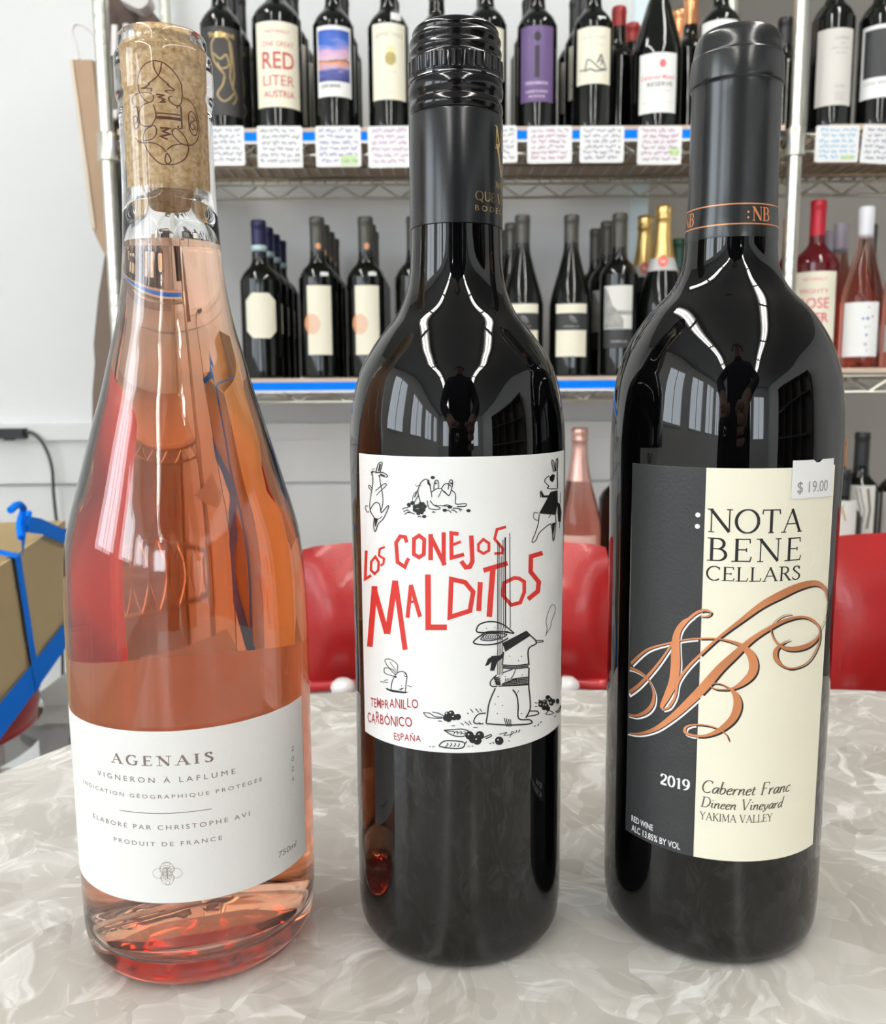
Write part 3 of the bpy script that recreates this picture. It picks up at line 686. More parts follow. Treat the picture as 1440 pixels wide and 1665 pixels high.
for a in [((780, 822), (800, 848)), ((815, 820), (840, 848)), ((845, 822), (860, 842)), ((760, 850), (768, 858)), ((715, 920), (735, 935)), ((740, 910), (775, 935)), ((770, 905), (788, 930)), ((800, 950), (830, 952)), ((840, 915), (850, 925)), ((655, 940), (675, 938)), ((560, 905), (585, 908)), ((500, 1080), (510, 1084)), ((520, 1082), (535, 1084)), ((765, 1078), (775, 1082)), ((790, 1078), (800, 1080)), ((912, 1060), (925, 1062)), ((930, 1052), (945, 1060)), ((1040, 1042), (1050, 1044)), ((1215, 945), (1228, 938)), ((1240, 940), (1250, 925)), ((1258, 920), (1268, 910)), ((1248, 760), (1265, 768)), ((1222, 780), (1240, 784)), ((1220, 808), (1240, 806)), ((1355, 880), (1368, 870)), ((1090, 990), (1098, 970)), ((1110, 985), (1120, 965))]:
    I3([a[0], a[1]], 5, s=0)
ink.build('rabbit_drawing', M_ink, labM)
gh = MB(); P3 = cylM.px(.24)
for x, y in [(617, 852), (645, 848), (662, 874), (768, 998), (838, 996), (820, 1030), (970, 1035), (1285, 770), (1320, 755), (1330, 780), (1258, 790), (1296, 796)]: gh.disc(P3, *Z3(x, y), 1.3, 1.0)
gh.build('grape_glints', M_white, labM)
# gold lettering on the capsule
cylMc = Cyl(MX, MY, 15.5)
capM = [c for c in mid.children if c.name.startswith('capsule')][0]
gl = MB(); mc = cylMc.mp(.06)
def bx(cyl, xa, ya): return cyl.sh(xa, ya)
sA, hA = cylMc.sh(772, 327); hh = abs(cylMc.sh(772, 327)[1]-cylMc.sh(772, 312)[1])
sB, _ = cylMc.sh(802, 327)
wQ = (sB-sA)
serif(gl, mc, 'QUE VINOS', sA, hA, hh, width=wQ*2.95, thick=.16, thin=.05)
sC, hC_ = cylMc.sh(772, 344); hh2 = abs(hC_-cylMc.sh(772, 334.5)[1]); sD, _ = cylMc.sh(800, 344)
gl.text(mc, 'BODEGAS', sA, hC_, hh2, width=(sD-sC)*2.6, spacing=1.5)
ctr = sA+wQ*1.47
serif(gl, mc, 'MÁS'.replace('Á', 'A'), ctr, cylMc.sh(799, 306)[1], hh*.75, thick=.15, align='C', spacing=.05)
hm = cylMc.sh(799, 241)[1]
serif(gl, mc, 'M', ctr-3.2, hm, 7.0, thick=.14, thin=.05)
serif(gl, mc, 'V', ctr-2.2, cylMc.sh(799, 284)[1], 9.5, thick=.15, thin=.05)
gl.build('gold_lettering', M_gold, capM)

# ---- right bottle --------------------------------------------------------
RX, RY = .0978, .311
R_body = [(0, 22), (15, 14), (25, 5), (30, .6), (32.5, 0), (35.2, 1.2), (37.2, 4.5), (37.9, 10), (38.1, 20), (38.2, 50), (38.35, 90), (38.4, 130), (38.7, 160), (38.75, 172), (38.4, 182), (37.4, 193.5), (35.8, 200.7), (33.6, 206.7), (30.2, 212.7), (25.8, 218.7), (19.8, 224.9), (16.6, 230.6), (15.4, 235.5), (15.0, 241.4), (14.8, 245)]
frR = interp(R_body[8:])
rb = thing('wine_bottle', (RX, RY, TZ+.0004), 'dark wine bottle with charcoal-and-cream label and copper script, right of the table three', 'wine bottle')
MB().lathe(mm(fine(R_body[:10], 3)+fine(R_body[10:], 4)), 96).build('glass_body', M_dark, rb, smooth=True)
M_foil = mat('charcoal_foil', (.020, .022, .022), .22, .15, spec=.6)
capR = MB().lathe(mm(fine([(14.95, 241.0), (15.1, 241.3), (15.0, 246), (14.5, 254), (14.35, 270), (14.3, 286)], 3)+fine([(14.3, 289), (14.45, 289.8), (14.9, 290.3), (15.0, 291.5), (14.9, 295), (14.6, 298.7), (14.35, 299.3), (14.1, 300.5), (13.7, 303.2), (12.9, 305.6), (11.4, 307.1), (9.5, 307.5), (9.2, 307.0), (0, 306.6)], 3)), 72).build('capsule', M_foil, rb, smooth=True, auto=50)
cylRc = Cyl(RX, RY, 14.55, interp([(15.0, 246), (14.5, 254), (14.35, 270), (14.3, 286)]))
cp = MB(); mc = cylRc.mp(.08)
for yy in (333, 365.5):
    h_ = cylRc.sh(1230, yy)[1]; cp.ribbon(mc, [(s_, h_) for s_ in range(-34, 35, 2)], .42)
sN, hN = cylRc.sh(1222, 360.5); sE, _ = cylRc.sh(1250, 360.5); hh = abs(cylRc.sh(1235, 338)[1]-cylRc.sh(1235, 360.5)[1])
serif(cp, mc, 'NB', sN, hN, hh, width=(sE-sN), thick=.16, thin=.06)
sN2, _ = cylRc.sh(1216, 350)
for k in (.22, .62): cp.disc(mc, sN2, hN+hh*k, .35)
serif(cp, mc, 'NB', sN-.9*14.5*2, hN, hh, width=(sE-sN), thick=.16, thin=.06)
cp.build('copper_print', M_copper, capR)
cylR = Cyl(RX, RY, 38.4, frR)
def ang_s(cyl, x, y): return cyl.sh(x, y)[0]
s0 = (ang_s(cylR, 1028, 770)+ang_s(cylR, 1017, 1350))/2; s1 = ang_s(cylR, 1354, 800)
s1 = min(s1, ang_s(cylR, 1324, 1360))
sm_ = (ang_s(cylR, 1147, 775)+ang_s(cylR, 1128, 1385))/2
hT = cylR.sh(1160, 763)[1]; hB = cylR.sh(1165, 1400)[1]
labR = label_patch(cylR, s0, s1, hB, hT, M_cream, 'front_label', rb)
MB().rect(cylR.mp(.15), s0, hB, sm_, hT, 16, 12).build('charcoal_panel', M_char, labR, smooth=True)
P = cylR.px(.24)
def Z4(x, y): return (1000+x/3.789, 740+y/3.789)
def Z5(x, y): return (1000+x/3.789, 1060+y/3.789)
def z5(*p): return [(x, y+1212.5) for x, y in p]      # express everything in the Z4 frame
flour = [   # (points, widths)
 ([(70, 1320), (110, 1322), (180, 1362), (222, 1420), (240, 1485), (228, 1545), (190, 1588), (130, 1612), (70, 1600)], [10, 18, 16, 9, 16, 24, 24, 16, 14]),
 ([(70, 1480), (150, 1422), (250, 1312), (320, 1215), (385, 1110), (440, 1030), (500, 978), (550, 962), (588, 975), (570, 997), (520, 1000)], [26, 22, 16, 12, 12, 15, 16, 14, 9, 6, 3]),
 ([(480, 1000), (420, 1040), (380, 1110), (372, 1200), (372, 1300), (358, 1400), (325, 1480), (292, 1545), (286, 1568)], [8, 26, 38, 50, 56, 50, 40, 26, 12]),
 ([(292, 1572), (335, 1555), (370, 1490), (388, 1400), (450, 1310), (540, 1220), (650, 1120), (780, 1020), (900, 930), (1020, 865), (1130, 815), (1230, 795), (1285, 830), (1300, 900), (1296, 980), (1262, 1075)], [10, 12, 14, 16, 15, 14, 15, 24, 36, 44, 40, 30, 26, 12, 5, 4]),
 ([(100, 1290), (200, 1205), (330, 1165), (440, 1142), (560, 1135), (660, 1142), (760, 1172), (825, 1225), (850, 1290), (840, 1350), (795, 1400), (735, 1438), (680, 1450), (620, 1447), (588, 1430), (605, 1412), (650, 1416), (700, 1440), (712, 1445)], [20, 14, 10, 8, 8, 9, 20, 40, 50, 46, 34, 16, 8, 6, 5, 5, 6, 8, 9]),
 ([(705, 1440), (742, 1490), (752, 1550), (728, 1620), (680, 1672), (620, 1712), (550, 1735), (480, 1732), (430, 1712), (440, 1678), (500, 1665), (570, 1672), (640, 1695), (682, 1728), (697, 1765)], [9, 34, 46, 42, 34, 24, 14, 14, 16, 12, 7, 6, 6, 6, 3]),
 ([(70, 1715), (150, 1722), (250, 1692), (350, 1622), (450, 1532), (550, 1430), (640, 1325), (730, 1240), (800, 1175), (870, 1120), (960, 1065), (1050, 1022), (1150, 1003), (1220, 1030), (1255, 1080), (1238, 1135), (1180, 1180), (1100, 1200), (1030, 1190), (978, 1145), (957, 1085), (980, 1032), (1030, 995), (1082, 985)], [5, 14, 24, 34, 44, 50, 46, 40, 32, 26, 22, 18, 12, 16, 12, 20, 28, 26, 18, 10, 6, 5, 4, 2]),
 ([(1255, 1080), (1252, 1150), (1220, 1230), (1170, 1290), (1090, 1320), (1030, 1305), (988, 1262), (984, 1215), (1010, 1180), (1045, 1155), (1075, 1143)], [12, 12, 10, 8, 8, 12, 26, 28, 14, 6, 2])]
def flourish(mb, eps, dx, dy, grow, clip):
    mp0 = cylR.mp(eps)
    for pts, ws in flour:
        q = sm([(x, y, w_) for (x, y), w_ in zip(pts, ws)], 6)
        # split where the ink colour changes at the panel edge
        run = []
        def flush(run):
            if len(run) > 1: mb.ribbon(mp0, [(a, b_) for a, b_, c in run], [c for a, b_, c in run])
        for x, y, w_ in q:
            px_, py_ = Z4(max(x, 66)+dx, y+dy); s_, h_ = cylR.sh(px_, py_)
            ok = s_ > s0+.4 and (clip is None or (s_ < sm_ if clip == 'L' else s_ >= sm_))
            if ok: run.append((s_, h_, (w_+grow)/3.789*.2165))
            else: flush(run); run = []
        flush(run)
sh1 = MB(); flourish(sh1, .18, 9, 9, 2, 'R'); sh1.build('script_shadow', M_ink, labR)
sh2 = MB(); flourish(sh2, .19, 11, 13, 2, 'L'); sh2.build('script_outline', M_white, labR)
sh3 = MB(); flourish(sh3, .21, 4, 4, 2, 'L'); sh3.build('script_shadow', M_ink, labR)
cf = MB(); flourish(cf, .26, 0, 0, 0, None); cf.build('copper_script', M_copper, labR)
lt = MB(); m15 = cylR.mp(.17)
def ser_px(mb, cyl, mp, string, xa, xb, yb, ytop, ya=None, **k):
    s_a, h_a = cyl.sh(xa, ya if ya else yb); s_b, h_b = cyl.sh(xb, yb); h_ = (h_a+h_b)/2
    hh = abs(cyl.sh((xa+xb)/2, ytop)[1]-cyl.sh((xa+xb)/2, ytop+abs((yb if ya is None else (ya+yb)/2)-ytop))[1])
    serif(mb, mp, string, s_a, h_, hh, width=s_b-s_a, **k)
def rowh(cyl, x, y): return cyl.sh(x, y)[1]
def ser_row(mb, cyl, mp, string, xa, ya, xb, yb, ht, **k):
    s_a, h_a = cyl.sh(xa, ya); s_b, h_b = cyl.sh(xb, yb)
    hh = abs(cyl.sh(xa, ya-ht)[1]-h_a); serif(mb, mp, string, s_a, (h_a+h_b)/2, hh, width=s_b-s_a, **k)
ser_row(lt, cylR, m15, 'NOTA', *Z4(562, 482), *Z4(1147, 474), 37.5, thick=.13, thin=.052)
ser_row(lt, cylR, m15, 'BENE', *Z4(560, 657), *Z4(1143, 650), 37, thick=.13, thin=.052, spacing=.1)
ser_row(lt, cylR, m15, 'CELLARS', *Z4(555, 778), *Z4(1137, 768), 22.5, thick=.14, thin=.065, spacing=.03)
lt.build('black_lettering', M_ink, labR)
l2 = MB()
ser_row(l2, cylR, m15, 'Cabernet Franc', *Z5(525, 872), *Z5(1070, 858), 20, thick=.12, thin=.06, shear=.2)
ser_row(l2, cylR, m15, 'Dineen Vineyard', *Z5(522, 963), *Z5(1025, 956), 17, thick=.12, thin=.065, shear=.2)
ser_row(l2, cylR, m15, 'YAKIMA VALLEY', *Z5(518, 1040), *Z5(965, 1042), 12.5, thick=.12, thin=.065)
l2.build('grey_brown_lettering', mat('grey_brown_print', (.09, .08, .06), .5), labR)
l3 = MB(); m16 = cylR.mp(.19)
ser_row(l3, cylR, m16, '2019', *Z5(276, 822), *Z5(462, 856), 17, thick=.2, thin=.09)
for z in ((509, 376), (506, 446)): l3.disc(m16, *cylR.sh(*Z4(*z)), .78)
def sans_row(mb, cyl, mp, string, xa, ya, xb, yb, ht, **k):
    s_a, h_a = cyl.sh(xa, ya); s_b, h_b = cyl.sh(xb, yb)
    hh = abs(cyl.sh(xa, ya-ht)[1]-h_a); mb.text(mp, string, s_a, (h_a+h_b)/2, hh, width=s_b-s_a, **k)
sans_row(l3, cylR, m16, 'RED WINE', *Z5(102, 1055), *Z5(233, 1098), 10, bold=.008)
sans_row(l3, cylR, m16, 'ALC 13.85% BY VOL', *Z5(102, 1122), *Z5(400, 1206), 10.5, bold=.008)
l3.build('white_lettering', M_white, labR)
# price sticker
sa = ang_s(cylR, 1286, 785); sb = min(ang_s(cylR, 1352, 775), sa+34); hT2 = rowh(cylR, 1310, 750); hB2 = rowh(cylR, 1300, 813)
st_ = MB(); mk = cylR.mp(.34); nseg = 14
v = []; f = []
for i in range(nseg+1):
    s_ = sa+(sb-sa)*i/nseg; notch = .9 if abs(i-nseg*.55) < .8 else 0
    v += [mk(s_, hB2+(.35 if i in (6,) else 0)), mk(s_, hT2-notch)]
    if i: f.append((2*i-2, 2*i, 2*i+1, 2*i-1))
st_.add(v, f); stk = st_.build('price_sticker', M_sticker, rb)
stk['label'] = 'white price sticker with notched edge on the label corner'
pr = MB(); mk2 = cylR.mp(.42)
sans_row(pr, cylR, mk2, '$ 19.00', *Z4(1115, 235), *Z4(1298, 230), 19)
pr.build('price_lettering', M_greyp, stk)

# ---- left bottle: clear glass with rosé -----------------------------------
LX, LY = -.0885, .303
M_glass = mat('clear_glass', (1, 1, 1), 0., trans=1., ior=1.5)
M_rose = bpy.data.materials.new('rose_wine'); M_rose.use_nodes = True
nt = M_rose.node_tree; b = nt.nodes['Principled BSDF']
b.inputs['Base Color'].default_value = (1, 1, 1, 1); b.inputs['Roughness'].default_value = 0; b.inputs['Transmission Weight'].default_value = 1; b.inputs['IOR'].default_value = 1.34
va_ = nt.nodes.new('ShaderNodeVolumeAbsorption'); va_.inputs['Color'].default_value = (.99, .53, .20, 1); va_.inputs['Density'].default_value = 38
nt.links.new(va_.outputs[0], nt.nodes['Material Output'].inputs['Volume']); _M['rose_wine'] = M_rose
L_out = [(0, 9), (10, 8.5), (20, 5.5), (28, 1.5), (31, .2), (33.5, 0), (36.5, 1.2), (38.9, 4), (40, 9), (40.4, 16), (40.55, 40), (40.6, 90), (40.5, 108), (40.1, 127), (38.8, 142.6), (36.4, 153), (33.7, 162.3), (28.1, 181.7), (24.6, 193), (21.7, 204.5), (19.0, 214.5), (17.1, 224.6), (16.1, 232), (15.5, 240), (15.0, 250), (14.7, 258), (14.55, 270), (14.5, 282)]
L_lip = [(14.5, 283.3), (14.8, 284.3), (15.15, 285.4), (15.25, 287), (15.2, 295.5), (15.0, 297.6), (14.5, 298.4), (13.75, 298.9), (13.65, 300), (13.65, 302.2), (13.3, 303.8), (12.3, 304.6), (9.8, 304.7), (8.8, 304.0), (8.5, 302)]
def inner(h):
    return max(.0, interp([(r, h2) for r, h2 in L_out[9:]])(h)-2.6)
L_in = [(8.5, 262), (8.5, 259), (8.5, 257), (8.5, 255.2), (8.9, 253), (10.2, 250), (11.8, 246), (inner(240), 240), (inner(232), 232), (inner(224.6), 224.6), (inner(214.5), 214.5), (inner(204.5), 204.5), (inner(193), 193), (inner(181.7), 181.7), (inner(162.3), 162.3), (inner(153), 153), (inner(142.6), 142.6), (inner(127), 127), (inner(108), 108), (37.9, 90), (37.9, 40), (37.8, 20), (37.0, 13), (34.5, 9.2), (31, 8.4), (27, 9.8), (20, 14.5), (10, 18.5), (0, 19.5)]
lb = thing('rose_wine_bottle', (LX, LY, TZ+.0005), 'clear bottle of rosé wine with bare cork and white label, left of the table three', 'wine bottle')
allp = fine(L_out, 3)+fine(L_lip, 3)+[(8.5, 290), (8.5, 275)]+fine(L_in, 3)
MB().lathe(mm(allp), 128).build('glass_body', M_glass, lb, smooth=True)
# wine: reaches a hair into the glass wall
LVL = 240.4
Pin = fine(L_in, 3)[::-1]; Wp = []
for i, (r_, h_) in enumerate(Pin):
    if h_ > LVL: continue
    a = Pin[max(0, i-1)]; b_ = Pin[min(len(Pin)-1, i+1)]; dx, dy = b_[0]-a[0], b_[1]-a[1]; l_ = math.hypot(dx, dy) or 1
    Wp.append((max(0, r_+.12*dy/l_) if r_ > .01 else 0, h_-.12*dx/l_))
Wp = [(0, Wp[0][1])]+Wp[1:]
MB().lathe(mm(Wp+[(Wp[-1][0], LVL), (Wp[-1][0]-.7, LVL+.05), (0, LVL+.05)]), 128).build('wine', M_rose, lb, smooth=True, auto=60)
# cork
M_cork = bpy.data.materials.new('cork'); M_cork.use_nodes = True; nt = M_cork.node_tree; b = nt.nodes['Principled BSDF']
tc = nt.nodes.new('ShaderNodeTexCoord'); n1 = nt.nodes.new('ShaderNodeTexNoise'); n1.inputs['Scale'].default_value = 650; n1.inputs['Detail'].default_value = 5
cr = nt.nodes.new('ShaderNodeValToRGB'); cr.color_ramp.elements[0].position = .3; cr.color_ramp.elements[0].color = (.50, .30, .13, 1); cr.color_ramp.elements[1].position = .62; cr.color_ramp.elements[1].color = (.78, .58, .33, 1)
nt.links.new(tc.outputs['Object'], n1.inputs['Vector']); nt.links.new(n1.outputs['Fac'], cr.inputs[0]); nt.links.new(cr.outputs[0], b.inputs['Base Color']); b.inputs['Roughness'].default_value = .8
_M['cork'] = M_cork
ck = MB().lathe(mm([(0, 256.2), (8.1, 256.2), (8.5, 256.8), (8.53, 259), (8.53, 301.5), (8.4, 303.2), (7.9, 303.9), (0, 304.1)]), 64).build('cork', M_cork, lb, smooth=True, auto=50)
ck['label'] = 'natural tan cork branded with a brown scrolled monogram'
M_brand = mat('burnt_brown_print', (.13, .045, .02), .6)
em = MB(); KX = 1/4.95/1.12; KY = 1/5.25
def E(x, y): return (2.1+(x-545)/5.947*KX, 283.2-(y-745)/5.947*KY-4.6)
mcck = Cyl(LX, LY, 8.53).mp(.06)
def er(pts, w_=.34, c=False, s_=5): em.ribbon(mcck, [E(*p) for p in (sm(pts, s_, c)[:(-1 if c else None)] if s_ else pts)], w_, c, step=.6)
er([(480, 270), (400, 300), (340, 370), (315, 470), (335, 560), (370, 620), (420, 650), (455, 620), (450, 570), (400, 545), (340, 535)]); er([(480, 270), (560, 290), (640, 360), (700, 460), (705, 560), (690, 640), (650, 665), (600, 640), (585, 600), (620, 575)])
er([(470, 280), (480, 350), (520, 420), (580, 470), (640, 500), (560, 520), (610, 550)]); er([(540, 290), (520, 380), (470, 440), (400, 480), (350, 490), (440, 500), (430, 530)])
er([(240, 650), (235, 600), (270, 555), (330, 545)]); er([(710, 570), (790, 600), (850, 680), (880, 790), (870, 900), (820, 980), (750, 1020), (680, 1020), (600, 1045), (550, 1090)])
er([(480, 570), (550, 575), (500, 600), (550, 620), (510, 650), (560, 640)], .5, s_=0); er([(500, 885), (585, 885), (520, 915), (585, 940), (500, 965), (560, 990)], .5, s_=0)
er([(470, 750), (690, 750)], .4, s_=0); er([(470, 790), (690, 790)], .9, s_=0); er([(690, 680), (690, 870)], .5, s_=0); er([(660, 690), (655, 670), (685, 665), (690, 700)], .4); er([(660, 850), (655, 870), (685, 875), (690, 850)], .4)
er([(420, 650), (340, 680), (305, 760), (320, 840), (380, 870), (450, 865), (470, 920), (440, 980), (370, 1000), (340, 980), (370, 900), (430, 870)])
er([(450, 670), (470, 740), (465, 800), (430, 860)]); er([(250, 680), (290, 680), (300, 760), (300, 850), (260, 880), (238, 830), (250, 760), (285, 780), (280, 820), (255, 830)])
er([(760, 720), (790, 690), (840, 720), (860, 800), (845, 890), (800, 910), (765, 860), (760, 780), (760, 720)]); er([(790, 740), (830, 760), (790, 790), (770, 830), (800, 860), (825, 830), (800, 800)])
er([(600, 900), (640, 880), (700, 930), (740, 1000), (740, 1080), (700, 1160), (620, 1215), (560, 1225), (530, 1190), (550, 1120), (580, 1190), (540, 1225), (480, 1215), (400, 1130), (355, 1040), (345, 1000)])
er([(600, 900), (610, 950), (670, 1010), (740, 1022)]); er([(250, 960), (280, 995), (340, 1020), (430, 1025), (500, 1060), (545, 1110)])
em.build('monogram', M_brand, ck)
# labels of the left bottle
cylL = Cyl(LX, LY, 40.6)
hT = cylL.sh(300, 1190)[1]; hB = cylL.sh(305, 1469)[1]; s1 = ang_s(cylL, 494, 1275)
s0 = -R_(88)*40.6
labL = label_patch(cylL, s0, s1, hB, hT, M_tpaper, 'front_label', lb)
# back label, printed side outwards at the rear; its pale reverse shows through the wine
bk = MB(); mpb = cylL.mp(.12); hb = 95.0
bk.rect(mpb, R_(180-62)*40.6, 30, R_(180+62)*40.6, hb, 40, 1); bk.build('back_label', M_tpaper2, lb, smooth=True)
M_br2 = mat('brown_grey_print', (.20, .155, .135), .5)
tx = MB(); mL = cylL.mp(.17)
def O1(x, y): return (90+x/3.349, 1140+y/3.349)
def row_c(string, xa, xb, xc, yc, ht, fn='t', **k):
    h_ = cylL.sh(*O1(xc, yc))[1]; s_a = cylL.sh(*O1(xa[0], xa[1]))[0]; s_b = cylL.sh(*O1(xb[0], xb[1]))[0]
    hh = abs(cylL.sh(*O1(xc, yc-ht))[1]-h_)
    if fn == 't': tx.text(mL, string, s_a, h_, hh, width=s_b-s_a, **k)
    else: serif(tx, mL, string, s_a, h_, hh, width=s_b-s_a, **k)
row_c('AGENAIS', (308, 340), (862, 345), 545, 360, 52, 's', thick=.25, thin=.08, spacing=.28, slen=.34)
row_c('VIGNERON À LAFLUME', (233, 408), (980, 418), 600, 452, 30, spacing=1.55)
row_c('INDICATION GÉOGRAPHIQUE PROTÉGÉE', (158, 465), (1125, 470), 600, 538, 22, spacing=1.45)
row_c('ÉLABORÉ PAR CHRISTOPHE AVI', (210, 650), (1058, 655), 600, 708, 26, spacing=1.4)
row_c('PRODUIT DE FRANCE', (322, 772), (908, 778), 610, 797, 24, spacing=1.45)
h_ = cylL.sh(*O1(610, 618))[1]; tx.ribbon(mL, [(s_, h_) for s_ in [cylL.sh(*O1(352, 604))[0]+i*(cylL.sh(*O1(852, 604))[0]-cylL.sh(*O1(352, 604))[0])/10 for i in range(11)]], .22)
for ch, yy in zip('2024', (281, 337, 392, 447)):
    s_, h_ = cylL.sh(*O1(1284, yy)); hh = 1.6; serif(tx, mL, ch, s_, h_, hh, width=1.5, thick=.16, thin=.07)
s_, h_ = cylL.sh(*O1(1212, 858)); s2, h2 = cylL.sh(*O1(1308, 812)); tx.text(mL, '750ml', s_, (h_+h2)/2+.4, 2.2, width=s2-s_, shear=.15)
tx.build('lettering', M_br2, labL)
em = MB(); c_s, c_h = cylL.sh(*O1(610, 945))
def er2(pts, w_=.13, c=False, s_=5): em.ribbon(mL, [(c_s+x*.052, c_h-y*.052) for x, y in (sm(pts, s_, c)[:(-1 if c else None)] if s_ else pts)], w_, c, step=.8)
circ = lambda x, y, r, r2=None: [(x+r*math.cos(k*PI/6), y+(r2 or r)*math.sin(k*PI/6)) for k in range(12)]
for a in (circ(0, -30, 40, 44), circ(-48, 0, 40, 32), circ(48, 0, 40, 32), circ(0, 32, 38, 44), circ(0, 0, 30, 40), circ(-26, 28, 16), circ(26, 28, 16), circ(-28, -28, 18), circ(28, -28, 18), circ(0, -60, 20, 10), circ(0, 60, 12, 14)): er2(a, c=True)
er2([(0, -34), (0, 34)], .5, s_=0); er2([(-22, -34), (22, -34)], .26, s_=0); er2([(-34, 10), (-28, -10), (-22, 8), (-16, -10)], .2, s_=0); er2([(16, 10), (22, -10), (28, 8), (34, -10)], .2, s_=0)
em.build('monogram', mat('pale_brown_print', (.34, .29, .26), .5), labL)
# ------------------------------------------------------------------ wire shelving
SY0, SY1 = 1.69, 2.09         # front and rear of the shelving
ZS = [at(700, 203, SY0).z-.004, at(700, 610, SY0).z-.004, at(700, 610, SY0).z-.424]   # tops of the shelf boards
XL, XR = -.602, .642
def post(parent, x, y):
    pr = [(0, 0), (.0127, 0)]
    z = .0
    while z < 2.1:
        pr += [(.0127, z+.001), (.0127, z+.0238), (.0124, z+.0242), (.0124, z+.025)]; z += .0254
    pr += [(.0127, 2.12), (.010, 2.13), (0, 2.13)]
    return MB().lathe(pr, 14).build('post', M_chrome, parent, smooth=True, auto=15, loc=(x, y, 0))
def zigzag(a, b, z0, z1, step=.045):
    L = (b-a).length; n = max(2, int(round(L/step))); d = (b-a)/n; pts = []
    for i in range(n+1):
        p = a+d*i; pts.append((p.x, p.y, z0 if i % 2 else z1))
    return pts
def wire_shelf(parent, x0, x1, z, dz=.030, loc=(0, 0, 0), sleeves=None):
    s = bpy.data.objects.new('shelf', None); C.objects.link(s); s.parent = parent; s.location = loc
    g = MB()
    for y in (SY0+.01, SY1-.01):
        for zz in (z, z-dz): g.tube([(x0+.012, y, zz), (x1-.012, y, zz)], .0032, 6)
    for x in (x0+.012, x1-.012):
        for zz in (z, z-dz): g.tube([(x, SY0+.012, zz), (x, SY1-.012, zz)], .0032, 6)
    g.build('rim_wires', M_chrome, s, smooth=True)
    t = MB()
    for y in (SY0+.01, SY1-.01): t.tube(zigzag(Vector((x0+.015, y, 0)), Vector((x1-.015, y, 0)), z-dz, z), .0026, 5)
    for x in (x0+.012, x1-.012): t.tube(zigzag(Vector((x, SY0+.015, 0)), Vector((x, SY1-.015, 0)), z-dz, z), .0026, 5)
    t.build('truss_wires', M_chrome, s)
    dk = MB(); n = int((x1-x0)/.026)
    for i in range(1, n): dk.tube([(x0+(x1-x0)*i/n, SY0+.012, z+.002), (x0+(x1-x0)*i/n, SY1-.012, z+.002)], .0022, 5)
    for y in (SY0+.11, SY0+.21, SY0+.31): dk.tube([(x0+.012, y, z-.003), (x1-.012, y, z-.003)], .0028, 5)
    tag(dk.build('deck_wires', M_chrome, s), kind='stuff')
    for x in (sleeves or (x0, x1)):
        for y in (SY0, SY1):
            MB().lathe([(.0135, z-.042), (.0175, z-.040), (.0165, z+.006), (.0155, z+.008), (.0130, z+.008)], 16).build('corner_sleeve', M_chrome, s, smooth=True, auto=40, loc=(x, y, 0))
    return s
unit = thing('shelving_unit', (0, 0, 0), 'chrome wire shelving unit with grooved posts, holding the bottles behind the table', 'shelving')
for x in (XL, XR):
    for y in (SY0, SY1): post(unit, x, y)
for z in ZS + [.12, 2.05]: wire_shelf(unit, XL, XR, z-.0145)
unit2 = thing('shelving_unit', (0, 0, 0), 'chrome wire shelving bay hooked to the right post, cut by the right photo edge', 'shelving')
XR2 = XR+.91
for y in (SY0, SY1): post(unit2, XR2, y)
ZS2 = [ZS[0], ZS[1]+.012, ZS[2]]
for z in ZS2 + [.12, 2.05]: wire_shelf(unit2, XR+.012, XR2, z-.0145, sleeves=(XR2,))
M_board = mat('pale_board', (.60, .47, .36), .55, noise=.12, nscale=25)
M_tapeedge = mat('white_tape', (.78, .80, .80), .5)
zn = ['top', 'middle', 'lower']
for i, z in enumerate(ZS):
    b_ = MB().box(XL+.02, XR-.02, SY0-.001, SY1-.02, z-.0095, z).build('shelf_board', M_board)
    tag(b_, 'thin pale board lining the %s wire shelf%s' % (zn[i], ' with blue tape along its front edge' if i < 2 else ''), 'shelf board')
    if i < 2:
        ta = z-.0075; tb_ = at(700, 228 if i == 0 else 633, SY0).z
        MB().box(XL+.03, XR-.03, SY0-.0035, SY0-.0015, tb_, ta).build('blue_tape', M_blue, b_)
        MB().box(XL+.03, XR-.03, SY0-.0028, SY0-.0012, tb_-.005, tb_+.002).build('white_tape_edge', M_tapeedge, b_)
for i, z in enumerate(ZS2):
    b_ = MB().box(XR+.06, XR2-.02, SY0-.001, SY1-.02, z-.0095, z).build('shelf_board', M_board)
    tag(b_, 'thin pale board lining the %s shelf of the right-hand bay' % zn[i], 'shelf board')

# ------------------------------------------------------------------ bottles on the shelves
def prof_bord(R, H, neck=13.6):
    k = H/300; return [(0, 12), (R*.6, 3), (R*.85, 0), (R*.97, 2.5), (R, 7), (R, 40*k), (R, 175*k), (R*.985, 184*k), (R*.92, 193*k), (R*.79, 202*k), (R*.6, 210*k), (R*.46, 216*k), (neck+1.2, 224*k), (neck+.5, 232*k), (neck, 250*k)]
def prof_burg(R, H, neck=13.8):
    k = H/300; return [(0, 12), (R*.6, 3), (R*.85, 0), (R*.97, 2.5), (R, 7), (R, 40*k), (R, 125*k), (R*.97, 140*k), (R*.88, 158*k), (R*.74, 178*k), (R*.59, 198*k), (R*.46, 218*k), (neck+1.6, 232*k), (neck+.6, 244*k), (neck, 256*k)]
def prof_spark(R, H, neck=14.2):
    k = H/320; return [(0, 20), (R*.6, 4), (R*.85, 0), (R*.97, 2.5), (R, 8), (R, 40*k), (R, 120*k), (R*.96, 140*k), (R*.85, 165*k), (R*.69, 190*k), (R*.54, 215*k), (R*.45, 235*k), (neck+3, 255*k), (neck+1.4, 275*k), (neck, 290*k)]
PROF = {'bord': prof_bord, 'burg': prof_burg, 'spark': prof_spark}
